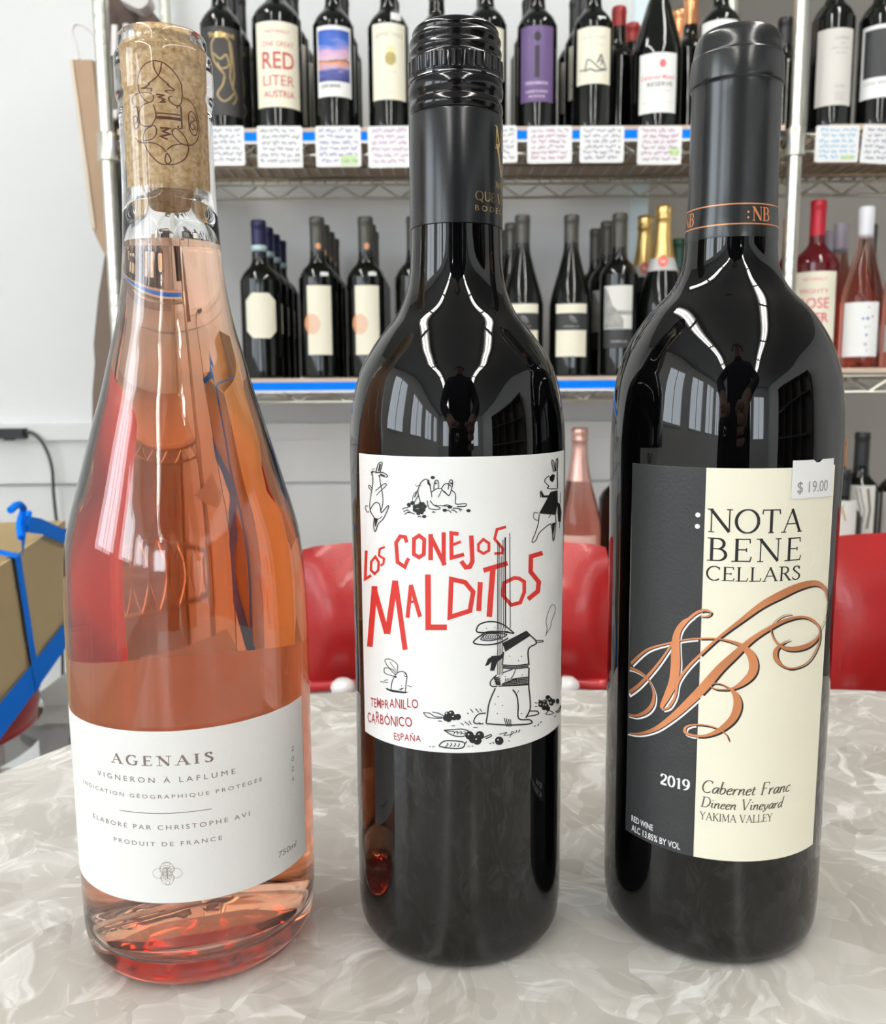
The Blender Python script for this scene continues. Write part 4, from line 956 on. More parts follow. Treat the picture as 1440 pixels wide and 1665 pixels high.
def cap_prof(kind, H, neck, low):
    n = neck
    if kind == 'foil': return [(n+.35, low), (n+.35, H-22), (n+.3, H-14), (n+.9, H-13), (n+1.0, H-7), (n+.5, H-2), (n-.6, H), (0, H)]
    if kind == 'screw': return [(n+.35, low), (n+.45, H-30), (n+.7, H-29), (n+.5, H-26), (n+.9, H-24), (n+.9, H-2), (n+.1, H), (0, H)]
def make_bottle(name, X, Y, z, kind, R, H, glass, cap, capkind='foil', low=None, label=None, cat='wine bottle', group=None, rot=0, neck=13.6):
    t = thing(name, (X, Y, z+.0003), label, cat, group)
    p = PROF[kind](R, H, neck)
    low = low or H*.79
    full = fine(p, 2)
    body = full
    if capkind == 'foil' or capkind == 'screw': body = body+[(neck, low+3)]
    MB().lathe(mm(body + ([(0, low+3)] if True else [])), 40).build('glass_body', glass, t, smooth=True, auto=60)
    if capkind in ('foil', 'screw'):
        MB().lathe(mm(cap_prof(capkind, H, neck, low)), 28).build('capsule', cap, t, smooth=True, auto=45)
    elif capkind == 'wirehood':
        k = H/320; fr = interp(p)
        pr = [(fr(low)+.5, low)]+[(fr(low+(292*k-low)*i/6)+.6, low+(292*k-low)*i/6) for i in range(1, 6)]+[(neck+.8, 291*k), (neck+2.6, 293*k), (neck+2.9, 297*k), (neck+1.0, 300*k), (neck+1.6, 304*k), (neck+2.6, 310*k), (neck+2.2, 316*k), (neck-1, 319*k), (0, 320*k)]
        def cr_(r, h, a): return r+(.0005*math.cos(a*9+h*60) if h > .28 else .0001*math.cos(a*7))
        MB().lathe(mm(pr), 54, fn=cr_).build('foil_hood', cap, t, smooth=True, auto=60)
    return t, interp(p[3:])
def bl(t, R, X, Y, s0, s1, h0, h1, m, off=0):
    off = off*.3 - math.atan2(X, Y)*R          # labels are turned to the room
    cyl = Cyl(X, Y, R); o = label_patch(cyl, s0+off, s1+off, h0, h1, m, 'front_label', t, eps=.3)
    mp0 = cyl.mp(.45); return o, (lambda s, h: mp0(s+off, h)), cyl
M_olive = mat('near_black_green_glass', (.003, .004, .003), .04, ior=1.5)
caps = dict(black=mat('black_capsule', (.02, .02, .022), .35, .2), navy=mat('navy_capsule', (.012, .012, .06), .35, .2), grey=mat('warm_grey_capsule', (.075, .07, .06), .35, .3),
            red=mat('red_capsule', (.5, .01, .03), .3, .15), dred=mat('dark_red_capsule', (.32, .02, .02), .3, .1), gold=mat('gold_foil', (.80, .56, .22), .28, .9, bump=.5, bscale=160), white=mat('white_capsule', (.80, .80, .84), .35),
            lilac=mat('pale_lilac_capsule', (.42, .38, .44), .35), copper=mat('copper_capsule', (.85, .38, .18), .25, .9), pink=mat('rose_pink_foil', (.70, .42, .36), .3, .6, bump=.4, bscale=160), green=mat('green_capsule', (.01, .06, .03), .35))
# y pixel -> height above the shelf for a thing standing with its front at distance Y
def hpx(y, Y, z, R): return (at(720, y, Y-R/1000).z-z)*1000
zt_, zm_, zl_ = ZS
def xy(x, y, Y): return at(x, y, Y).x
TOPB = 'dark red wine bottles on the top shelf'
def px_h(xc, Y, z, R): return lambda y: (at(xc, y, Y-R/1000).z-z)*1000

YF = 1.745
def front(xc, ybase, z, kind, R, H, cap, lab, name='wine_bottle', Y=YF, glass=None, **k):
    X = xy(xc, ybase, Y)
    t, fr = make_bottle(name, X, Y, z, kind, R, H, glass or M_olive, caps[cap] if isinstance(cap, str) else cap, label=lab, **k)
    return t, X, Y, R, px_h(xc, Y, z, R)
def rears(t, n, lab, grp, dy=.083, dx=0):
    out = []
    for i in range(1, n+1):
        o = dup(t); o.location = (t.location.x+dx*i, t.location.y+dy*i, t.location.z)
        o['label'] = lab % ('second' if i == 1 else 'third' if i == 2 else 'fourth'); 
        out.append(o)
    return out
# --- top shelf, left to right
t, X, Y, R, hp = front(364, 185, zt_, 'bord', 37, 310, 'black', 'black wine bottle with dark label and gold figure, leftmost on the top shelf')
o, mp, cyl = bl(t, R, X, Y, -40, 40, hp(187), hp(42), mat('black_label_paper', (.035, .034, .033), .5), off=6)
g = MB(); g.text(mp, 'THEOOHR', 0, hp(60), 8, width=52, align='C', bold=.02)
g2 = MB()
for pts in ([(-12, 58), (-20, 45), (-17, 20), (-8, 5), (2, -6)], [(0, 62), (14, 50), (18, 25), (20, -5), (16, -25)], [(-10, 60), (0, 66), (8, 58)], [(-16, 30), (-5, 20), (6, 28), (10, 10), (-4, 4), (-10, 14)], [(12, 50), (15, 20), (12, -10), (18, -30)], [(2, -8), (-2, -24), (-12, -40), (-2, -52), (10, -46), (18, -36)], [(16, -28), (24, -42), (16, -56)]):
    g2.ribbon(mp, [(a, hp(115)+b_) for a, b_ in sm(pts, 4)], 2.6)
g2.disc(mp, -4, hp(115)+62, 5, 6)
g.build('gold_lettering', M_gold, o); g2.build('gold_figure', mat('aged_gold_print', (.42, .30, .13), .45, .4), o)
rears(t, 2, '%s bottle deep in the row behind the gold-figure bottle, top shelf', None)
def liter(t, X, Y, R, hp, rows, rpx, col):
    o, mp, cyl = bl(t, R, X, Y, -44, 44, hp(rpx[1]), hp(rpx[0]), M_cream, off=rpx[2])
    g = MB()
    for s_, yb, ht, wd, bo in rows: g.text(mp, s_, 0, hp(yb), ht, width=wd, align='C', bold=bo)
    g.build('red_hand_lettering', col, o)
M_rsoft = mat('brick_red_print', (.50, .08, .07), .6); M_pinkp = mat('coral_pink_print', (.72, .16, .18), .6)
t, X, Y, R, hp = front(454, 188, zt_, 'bord', 45, 325, 'black', 'broad litre bottle with cream label and red hand lettering, top shelf', Y=1.75)
liter(t, X, Y, R, hp, [('NATURALLY', 53, 6, 46, .0), ('ONE GREAT', 75, 9, 60, .0), ('RED', 111, 30, 60, .012), ('LITER', 139, 19, 58, .0), ('AUSTRIA', 158, 12, 58, .01)], (34, 174, 4), M_rsoft)
bs, bmp, _ = bl(t, R-1.5, X, Y, 2, 26, hp(33), hp(19), M_sticker, off=2); bs.name = 'price_sticker'
rears(t, 2, '%s litre bottle in the row behind the red-lettered bottle, top shelf', None, dy=.094)
t, X, Y, R, hp = front(545, 192, zt_, 'bord', 37.5, 305, 'black', 'dark wine bottle whose label shows a blue and pink sunset sky, top shelf')
o, mp, cyl = bl(t, R, X, Y, -34, 36, hp(157), hp(41), M_paper)
M_sun = bpy.data.materials.new('sunset_print'); M_sun.use_nodes = True; nt = M_sun.node_tree; b = nt.nodes['Principled BSDF']; b.inputs['Roughness'].default_value = .4
tc = nt.nodes.new('ShaderNodeTexCoord'); sx_ = nt.nodes.new('ShaderNodeSeparateXYZ'); nt.links.new(tc.outputs['Object'], sx_.inputs[0])
nn = nt.nodes.new('ShaderNodeTexNoise'); nn.inputs['Scale'].default_value = 45; mpg = nt.nodes.new('ShaderNodeMapping'); mpg.inputs['Scale'].default_value = (.6, .6, 1.6); nt.links.new(tc.outputs['Object'], mpg.inputs[0]); nt.links.new(mpg.outputs[0], nn.inputs['Vector'])
m1 = nt.nodes.new('ShaderNodeMath'); m1.operation = 'MULTIPLY_ADD'; m1.inputs[1].default_value = .045; nt.links.new(nn.outputs['Fac'], m1.inputs[0]); nt.links.new(sx_.outputs['Z'], m1.inputs[2])
mr = nt.nodes.new('ShaderNodeMapRange'); za, zb = hp(132)/1000, hp(50)/1000; mr.inputs['From Min'].default_value = za+.02; mr.inputs['From Max'].default_value = zb+.022; nt.links.new(m1.outputs[0], mr.inputs['Value'])
cr = nt.nodes.new('ShaderNodeValToRGB'); E_ = cr.color_ramp.elements; E_[0].position = 0; E_[0].color = (.03, .04, .18, 1); E_[1].position = 1; E_[1].color = (.02, .08, .42, 1)
for p_, c_ in ((.22, (.06, .08, .3, 1)), (.31, (.55, .38, .5, 1)), (.36, (.75, .28, .12, 1)), (.40, (.08, .05, .06, 1)), (.44, (.65, .5, .6, 1)), (.55, (.7, .42, .58, 1)), (.68, (.22, .25, .62, 1)), (.8, (.03, .12, .5, 1))):
    q = E_.new(p_); q.color = c_
nt.links.new(mr.outputs[0], cr.inputs[0]); nt.links.new(cr.outputs[0], b.inputs['Base Color'])
MB().rect(mp, -31, hp(132), 31, hp(48), 26, 12).build('sunset_picture', M_sun, o, smooth=True)
g = MB(); g.text(mp, 'CAPE BERNE', -26, hp(142), 5.5, width=36, bold=.015); g.build('lettering', M_ink, o)
rears(t, 2, '%s bottle deep in the row behind the sunset-label bottle, top shelf', None)
t, X, Y, R, hp = front(633, 193, zt_, 'bord', 37.5, 300, 'black', 'dark wine bottle with cream label and round gold emblem, top shelf')
o, mp, cyl = bl(t, R, X, Y, -33, 35, hp(162), hp(37), M_cream, off=1)
g = MB()
for i, ch in enumerate('NEPRETANNO'): g.text(mp, ch, -25+i*5.4, hp(62)+3.5*math.sin(PI*(i+.5)/10), 8, width=3.4, bold=.0)
g.build('lettering', mat('faded_brown_print', (.38, .34, .27), .6), o)
g = MB(); g.disc(mp, 3, hp(95), 10, 12, 18); g.build('gold_emblem', mat('dull_gold_print', (.45, .36, .13), .5, .2, noise=.6, nscale=350), o)
g = MB(); g.disc(mp, 4, hp(80), 8, 6, 14); g.build('yellow_sunburst', mat('pale_yellow_print', (.85, .76, .38), .6), o)
g = MB(); g.ribbon(mp, [(-16, hp(117)), (14, hp(117))], .8); g.ribbon(mp, [(-12, hp(149)), (12, hp(149))], .8); g.build('fine_print', mat('pale_grey_print', (.6, .57, .48), .6), o)
bs, bmp, _ = bl(t, R-2.5, X, Y, 5, 25, hp(34), hp(19), M_sticker); bs.name = 'price_sticker'
rears(t, 2, '%s bottle in the row behind the gold-emblem bottle, top shelf', None)
t, X, Y, R, hp = front(711, 194, zt_, 'bord', 33, 290, 'black', 'slim dark wine bottle mostly hidden behind the black screw cap, top shelf')
t, X, Y, R, hp = front(790, 195, zt_, 'bord', 37.5, 305, 'black', 'dark wine bottle with plain cream label half hidden by the black screw cap, top shelf')
o, mp, cyl = bl(t, R, X, Y, -34, 38, hp(128), hp(43), M_cream)
rears(t, 1, '%s bottle behind the half-hidden cream-label bottle, top shelf', None)
t, X, Y, R, hp = front(872, 195, zt_, 'bord', 36.5, 300, 'black', 'dark wine bottle with purple label and large letter i, top shelf')
o, mp, cyl = bl(t, R, X, Y, -33, 34, hp(165), hp(41), mat('purple_label_paper', (.125, .075, .20), .5, noise=.05), off=-1)
g = MB(); g.disc(mp, 1, hp(59), 6.5, 8, 18); g.rect(mp, -4, hp(126), 5, hp(74), 4, 1); g.build('letter_i', mat('dark_violet_print', (.015, .008, .03), .3), o)
g = MB(); g.text(mp, 'TERRAMANA', 0, hp(137), 5.5, width=44, align='C', bold=.02); g.text(mp, 'CABERNET SAUVIGNON', 0, hp(150), 3.6, width=42, align='C', bold=.03); g.text(mp, 'VIN ROUGE', 0, hp(158), 3.4, width=32, align='C', bold=.03); g.build('lettering', mat('pale_lilac_print', (.66, .52, .68), .6), o)
rears(t, 2, '%s bottle in the row behind the purple-label bottle, top shelf', None)
t, X, Y, R, hp = front(962, 195, zt_, 'bord', 36.5, 300, 'black', 'dark wine bottle with cream label and grey mountain sketch, top shelf')
o, mp, cyl = bl(t, R, X, Y, -32, 36, hp(136), hp(43), M_cream)
g = MB(); g.text(mp, 'RIVER MONT', 3, hp(63), 6, width=42, align='C'); g.ribbon(mp, [(-18, hp(72)), (22, hp(73))], .8); g.build('lettering', mat('pale_taupe_print', (.55, .52, .45), .6), o)
g = MB()
for pts, w_ in (([(-25, 0), (-14, 0), (-10, 16), (-2, 13), (6, 6), (14, 0), (28, 2)], 2.6), ([(-14, -3), (-4, 0), (6, -4), (26, 0)], 3.2), ([(8, 10), (12, 18), (15, 24), (19, 14), (24, 4)], 3.2), ([(12, 16), (17, 12), (14, 6)], 2.5)):
    g.ribbon(mp, [(a, hp(112)+b_) for a, b_ in sm(pts, 3)], w_)
g.build('mountain_sketch', mat('soft_charcoal_print', (.16, .16, .14), .6), o)
bs, bmp, _ = bl(t, R-2.5, X, Y, 8, 24, hp(45), hp(25), M_sticker); bs.name = 'price_sticker'
for i, o in enumerate(rears(t, 2, '%s bottle peeking left of the mountain-sketch bottle, top shelf', None, dx=-.004)): pass
t, X, Y, R, hp = front(1066, 194, zt_, 'burg', 46, 318, 'black', 'broad dark bottle with white label, red crest and red script, top shelf', Y=1.76)
o, mp, cyl = bl(t, R, X, Y, -34, 38, hp(183), hp(85), M_paper)
g = MB(); g.disc(mp, 10, hp(103), 6, 7); g.text(mp, 'Cabernet Manor', 2, hp(128), 7.5, width=66, align='C', bold=.01, shear=.15); g.build('red_script', M_pinkp, o)
g = MB(); g.text(mp, 'RESERVE', 6, hp(140), 8, width=46, align='C', bold=.0); g.build('black_lettering', M_ink, o)
g = MB(); g.text(mp, 'SELECTION', 6, hp(149), 4, width=40, align='C'); g.ribbon(mp, [(-26, hp(166)), (30, hp(166))], .7); g.build('fine_print', mat('pale_grey_print', (.6, .57, .48), .6), o)
g = MB()
t, X, Y, R, hp = front(1003, 190, zt_, 'bord', 36, 262, 'dred', 'dark bottle with dark red capsule behind the red-crest bottle, top shelf', Y=1.85, low=225)
o2 = dup(t); o2.location.x += .043; o2.location.y += .08; o2['label'] = 'rearmost dark-red-capped bottle left of the red-crest bottle, top shelf'
t, X, Y, R, hp = front(1040, 192, zt_, 'bord', 36, 285, 'dred', 'tallest dark-red-capped bottle behind the red-crest bottle, top shelf', Y=2.01)
t, X, Y, R, hp = front(1118, 192, zt_, 'bord', 36, 292, 'copper', 'dark bottle with copper capsule just right of the red-crest bottle, top shelf', Y=1.86, low=205)
o2 = dup(t); o2.location.x += .067; o2.location.y += .04; o2['label'] = 'copper-capsuled bottle just left of the charcoal capsule, top shelf'
o2 = dup(t); o2.location.x += .0; o2.location.y += .085; o2['label'] = 'copper-capsuled bottle at the rear of the top shelf'
t, X, Y, R, hp = front(1165, 193, zt_, 'bord', 37.5, 300, 'black', 'dark bottle with plain cream label left of the charcoal capsule, top shelf', Y=1.74)
o, mp, cyl = bl(t, R, X, Y, -36, 36, hp(150), hp(31), M_paper)
t, X, Y, R, hp = front(1270, 192, zt_, 'bord', 36, 240, 'black', 'short dark bottle standing just behind the right post, top shelf', Y=1.85)
t, X, Y, R, hp = front(1347, 192, zt_, 'bord', 37.5, 310, 'black', 'dark bottle with tall grey-white label right of the post, top shelf', Y=1.74)
o, mp, cyl = bl(t, R, X, Y, -29, 40, hp(171), hp(45), mat('grey_white_paper', (.70, .67, .62), .6), off=4)
g = MB(); g.text(mp, 'LUMINA', 17, hp(64), 6, width=26, align='C'); g.text(mp, '2017', 18, hp(72), 4, width=12, align='C'); g.text(mp, 'CABERNET SAUVIGNON', 14, hp(79), 3, width=34, align='C'); g.text(mp, 'NAPA VALLEY', 15, hp(87), 3, width=20, align='C'); g.text(mp, '13.9%', 15, hp(143), 6, width=18, align='C')
for k in range(5): g.ribbon(mp, [(6, hp(150+k*3)), (24, hp(150+k*3))], .6)
g.build('lettering', mat('mid_grey_print', (.33, .31, .30), .6), o)
t, X, Y, R, hp = front(1424, 192, zt_, 'bord', 38, 310, 'black', 'dark bottle with charcoal-and-white label at the right photo edge, top shelf', Y=1.74)
o, mp, cyl = bl(t, R, X, Y, -34, 36, hp(158), hp(38), M_paper)
MB().rect(mp, -28, hp(124), 34, hp(45), 20, 1).build('charcoal_panel', M_char, o, smooth=True)
g = MB(); g.text(mp, 'LONE BIRCH', -26, hp(136), 6, width=50); g.build('lettering', mat('mid_grey_print', (.33, .31, .30), .6), o)

# --- middle shelf
t, X, Y, R, hp = front(428, 603, zm_, 'bord', 38.5, 296, 'navy', 'dark bottle with navy capsule and octagonal cream label, leftmost on the middle shelf', low=232, Y=1.75)
cyl = Cyl(X, Y, R); mp = cyl.mp(.4); mb = MB()
x0, x1, y0_, y1_, c_ = -30, 30, hp(550), hp(476), 14
n = 26; v = []; f = []
for i in range(n+1):
    s_ = x0+(x1-x0)*i/n; dd = max(0, c_-(s_-x0), c_-(x1-s_)); v += [mp(s_+7, y0_+dd), mp(s_+7, y1_-dd)]
    if i: f.append((2*i-2, 2*i, 2*i+1, 2*i-1))
mb.add(v, f).build('front_label', M_cream, t, smooth=True)
MB().lathe(mm([(14.4, hp(405)), (14.6, hp(405)), (14.6, hp(395)), (14.4, hp(395))]), 30).build('neck_band', mat('pale_teal_band', (.45, .6, .6), .5), t, smooth=True)
rears(t, 3, '%s navy-capsuled bottle in the row behind the octagonal-label bottle', None, dx=-.001, dy=.08)
def twin(xc, lab, rl, n):
    t, X, Y, R, hp = front(xc, 603, zm_, 'bord', 36.5, 300, 'grey', lab, low=236)
    o, mp, cyl = bl(t, R, X, Y, -24, 24, hp(577), hp(464), M_cream, off=3)
    g = MB(); g.disc(mp, -14, hp(527), 15, 19, 20); g.build('peach_blot', mat('peach_print', (.80, .56, .40), .6), o)
    g = MB(); m30 = cyl.mp(.6); fo = -math.atan2(X, Y)*R; m3 = lambda a, h: m30(a+fo, h); g.poly(m3, [(-24, hp(540)), (-21.2, hp(545)), (-21.2, hp(508)), (-24, hp(512)), (-29, hp(520)), (-30, hp(530))]); g.build('orange_wax_blot', mat('orange_print', (.65, .30, .14), .5), o)
    MB().disc(Cyl(X, Y, 14.2).mp(.3), 3.5, hp(397), 5, 6).build('orange_seal', mat('orange_print', (.65, .30, .14), .5), t)
    bs, bmp, _ = bl(t, R-2, X, Y, 4, 20, hp(455), hp(442), M_sticker); bs.name = 'price_sticker'
    rears(t, n, rl, None, dx=.0); return t
twin(521, 'dark bottle with grey capsule, cream label and peach blot, right of the octagonal-label bottle', '%s bottle behind the left peach-blot bottle, middle shelf', 3)
twin(598, 'dark bottle with grey capsule and peach-blot label beside the middle wine bottle', '%s bottle behind the right peach-blot bottle, middle shelf', 2)
t, X, Y, R, hp = front(675, 603, zm_, 'bord', 36.5, 300, 'grey', 'dark bottle almost hidden behind the left shoulder of the middle wine bottle', low=236)
def burg3(xc, lab):
    t, X, Y, R, hp = front(xc, 601, zm_, 'burg', 40.5, 301, 'grey', lab, low=243)
    o, mp, cyl = bl(t, R, X, Y, -29, 33, hp(580), hp(494), M_cream)
    MB().rect(mp, -29, hp(537), 33, hp(509), 20, 1).build('charcoal_band', M_char, o, smooth=True)
    g = MB(); m30 = cyl.mp(.6); fo = -math.atan2(X, Y)*R; m3 = lambda a, h: m30(a+fo, h)
    for pts in ([(-3, 4), (-1, -2), (5, -6), (9, -8)], [(-3, 5), (3, 3), (8, -2), (10, -7)], [(1, 2), (5, -2)]): g.ribbon(m3, [(a+2, hp(518)+b_) for a, b_ in pts], .9)
    g.text(m3, 'ARBELLE', 2, hp(532), 3, width=30, align='C'); g.build('white_sketch', mat('dim_white_print', (.5, .5, .48), .5), o)
    return t
t = burg3(848, 'sloping-shouldered bottle with banded cream and charcoal label touching the middle wine bottle'); rears(t, 2, '%s bottle behind the left band-label bottle, middle shelf', None, dx=-.014)
t = burg3(926, 'sloping-shouldered bottle with banded cream and charcoal label standing clear on the middle shelf')
t, X, Y, R, hp = front(1003, 600, zm_, 'bord', 36.5, 303, 'grey', 'dark bottle with grey photographic label over a charcoal band, middle shelf', low=234)
M_photo = mat('grey_photo_print', (.32, .32, .30), .5, noise=.9, nscale=55)
o, mp, cyl = bl(t, R, X, Y, -29, 28, hp(535), hp(464), mat('warm_white_paper', (.74, .73, .68), .6))
g = MB(); g.poly(mp, [(-29, hp(468)), (-24, hp(467)), (-16, hp(484)), (-10, hp(498)), (2, hp(508)), (10, hp(520)), (10, hp(534)), (0, hp(534)), (-14, hp(534)), (-29, hp(534))]); g.rect(mp, -6, hp(512), 28, hp(505), 12, 1); g.build('photo_print', M_photo, o)
o2, mp, cyl = bl(t, R, X, Y, -29, 28, hp(566), hp(537), M_char); g = MB(); g.text(mp, 'ARBELLE', 2, hp(557), 4, width=32, align='C'); g.build('white_lettering', mat('dim_white_print', (.5, .5, .48), .5), o2)
bs, bmp, _ = bl(t, R-1.5, X, Y, 12, 28, hp(461), hp(445), M_sticker); bs.name = 'price_sticker'
rears(t, 2, '%s bottle left behind the photo-label bottle, middle shelf', None, dx=-.008)
def spark(xc, yb, z, H, R, glass, cap, lab, Y, low, **k):
    return front(xc, yb, z, 'spark', R, H, cap, lab, name='sparkling_wine_bottle', Y=Y, glass=glass, capkind='wirehood', low=low, **k)
t, X, Y, R, hp = spark(1072, 600, zm_, 319, 44, M_olive, 'gold', 'sparkling wine bottle with gold foil neck and red seal, middle shelf', 1.75, 215)
cylS = Cyl(X, Y, 24, interp(prof_spark(44, 319)[3:])); mS = cylS.mp(.8)
mb = MB(); mb.rect(mS, -38, hp(438), 38, hp(417), 26, 3); mb.build('neck_collar', mat('silver_grey_paper', (.50, .50, .50), .5), t, smooth=True)
mS2 = cylS.mp(1.3); g = MB(); g.disc(mS2, -4.5, hp(422), 9, 12, 18); g.build('red_seal', mat('orange_red_print', (.72, .17, .12), .5), t)
mS3 = cylS.mp(1.6); g = MB(); g.text(mS3, 'M', -4.5, hp(426), 7, align='C', bold=.02); g.build('seal_letter', mat('pale_pink_print', (.85, .5, .45), .5), t)
o2 = dup(t); o2.location.x += -.012; o2.location.y += .1; o2['label'] = 'second gold-foil sparkling wine bottle, behind and left of the red-seal one'
t, X, Y, R, hp = front(1098, 600, zm_, 'bord', 36, 280, 'green', 'dark bottle with green capsule behind the neck of the right wine bottle, middle shelf', Y=1.9)
o2 = dup(t); o2.location.x += .075; o2['label'] = 'rightmost green-capsuled bottle behind the neck of the right wine bottle'

# --- right-hand bay
M_rosesh = bpy.data.materials.new('rose_bottle_glass'); M_rosesh.use_nodes = True; nt = M_rosesh.node_tree; b = nt.nodes['Principled BSDF']
b.inputs['Transmission Weight'].default_value = 1; b.inputs['Roughness'].default_value = .02; b.inputs['IOR'].default_value = 1.36
v2 = nt.nodes.new('ShaderNodeVolumeAbsorption'); v2.inputs['Color'].default_value = (.96, .42, .26, 1); v2.inputs['Density'].default_value = 26; nt.links.new(v2.outputs[0], nt.nodes['Material Output'].inputs['Volume'])
M_deep = mat('deep_rose_glass', (.10, .006, .010), .03, ior=1.5)
z2_ = ZS2[1]
t, X, Y, R, hp = front(1318, 588, z2_, 'bord', 44, 315, 'red', 'litre bottle with red capsule and cream label in coral lettering, right-hand bay', Y=1.76, glass=M_deep, low=248, neck=14)
liter(t, X, Y, R, hp, [('NATURALLY', 456, 6, 44, .0), ('MIGHTY', 477, 9, 52, .0), ('ROSE', 501, 20, 56, .012), ('LITER', 524, 18, 56, .02)], (441, 560, 0), M_pinkp)
t2_, X, Y, R, hp = front(1275, 590, z2_, 'bord', 42, 300, 'red', 'bottle with red capsule half hidden behind the right post', Y=1.855, glass=M_deep)
def rose(xc, Y, H, lab, cap='white', lbl=None, yb=588):
    t, X, Y, R, hp = front(xc, yb, z2_, 'burg', 37, H, cap, lab, name='rose_wine_bottle', Y=Y, glass=M_rosesh, capkind='screw', low=H-57)
    if lbl: 
        o, mp, cyl = bl(t, R, X, Y, -34, 34, hp(lbl[1]), hp(lbl[0]), M_paper, off=lbl[2]); return t, o, cyl, hp
    return t
t, o, cyl, hp = rose(1395, 1.735, 298, 'rosé bottle with white cap and white label with tiny coloured marks, right-hand bay', lbl=(491, 580, 0))
m30 = cyl.mp(.6); fo = -math.atan2(cyl.X, cyl.Y)*cyl.R; mp = lambda a, h: m30(a+fo, h)
for nm, m_, ds in (('blue_marks', mat('sky_blue_print', (.14, .25, .5), .6), [(4, 518, 2.2), (12, 518, 3), (11, 545, 2.2)]), ('red_mark', mat('dark_red_print', (.4, .05, .07), .6), [(21, 515, 1.8)]), ('grey_marks', mat('soft_grey_print', (.5, .5, .52), .6), [(13, 500, 2), (9, 532, 2), (15, 531, 1.5), (10, 560, 3), (13, 570, 1.6)])):
    g = MB(); [g.disc(mp, a, hp(b_), r_) for a, b_, r_ in ds]; g.build(nm, m_, o)
rose(1356, 1.83, 285, 'rosé bottle with pale lilac cap behind the white-label rosé bottle', 'lilac')
rose(1340, 1.92, 285, 'rearmost rosé bottle between the coral-lettered litre and the white-label rosé', 'lilac')
rose(1402, 1.88, 290, 'rosé bottle with khaki cap directly behind the white-label rosé bottle', 'grey')
t, o, cyl, hp = rose(1462, 1.74, 298, 'rosé bottle with pale pink label cut by the right photo edge', lbl=(527, 572, -2))
# --- lower shelf
t, X, Y, R, hp = spark(938, 985, zl_, 322, 44, M_rosesh, 'pink', 'sparkling rosé bottle with pink foil neck seen above the red chair', 1.75, 218)
o, mp, cyl = bl(t, R, X, Y, -40, 40, 30, hp(872), mat('pale_pink_paper', (.72, .42, .36), .5))
t, X, Y, R, hp = front(1000, 985, zl_, 'bord', 37, 285, 'black', 'dark bottle beside the sparkling rosé, mostly hidden by the right wine bottle', Y=1.78)
def low_b(xc, H, lab, Y=1.75, lb=(815, 900), off=0):
    t, X, Y, R, hp = front(xc, 970, ZS2[2], 'bord', 37, H, 'black', lab, Y=Y)
    o, mp, cyl = bl(t, R, X, Y, -26, 28, hp(lb[1]), hp(lb[0]), mat('grey_white_paper', (.70, .67, .62), .6), off=off); return t, mp, hp, o
t, mp, hp, o = low_b(1387, 308, 'dark bottle above the right red chair with a pale curved label, lower shelf', lb=(790, 900), off=10)
g = MB(); g.ribbon(mp, [(-6, hp(795)), (-2, hp(812)), (4, hp(830)), (2, hp(850))], 9); g.ribbon(mp, [(12, hp(795)), (18, hp(830)), (14, hp(860))], 5); g.build('olive_drawing', mat('olive_print', (.16, .15, .10), .6), o)
t, mp, hp, o = low_b(1360, 240, 'shorter dark bottle with white label and yellow stroke beside the right wine bottle, lower shelf', Y=1.70, lb=(815, 900))
g = MB(); g.ribbon(mp, [(0, hp(825)), (8, hp(848))], 3); g.ribbon(mp, [(4, hp(820)), (-6, hp(850))], 1.2); g.build('ochre_stroke', mat('ochre_print', (.45, .28, .1), .6), o)
t, mp, hp, o = low_b(1446, 300, 'dark bottle with white label at the right photo edge, lower shelf', Y=1.79, lb=(802, 900))
t, X, Y, R, hp = front(1352, 975, ZS2[2], 'bord', 36, 292, 'copper', 'dark bottle with copper capsule behind the right wine bottle, lower shelf', Y=1.86)

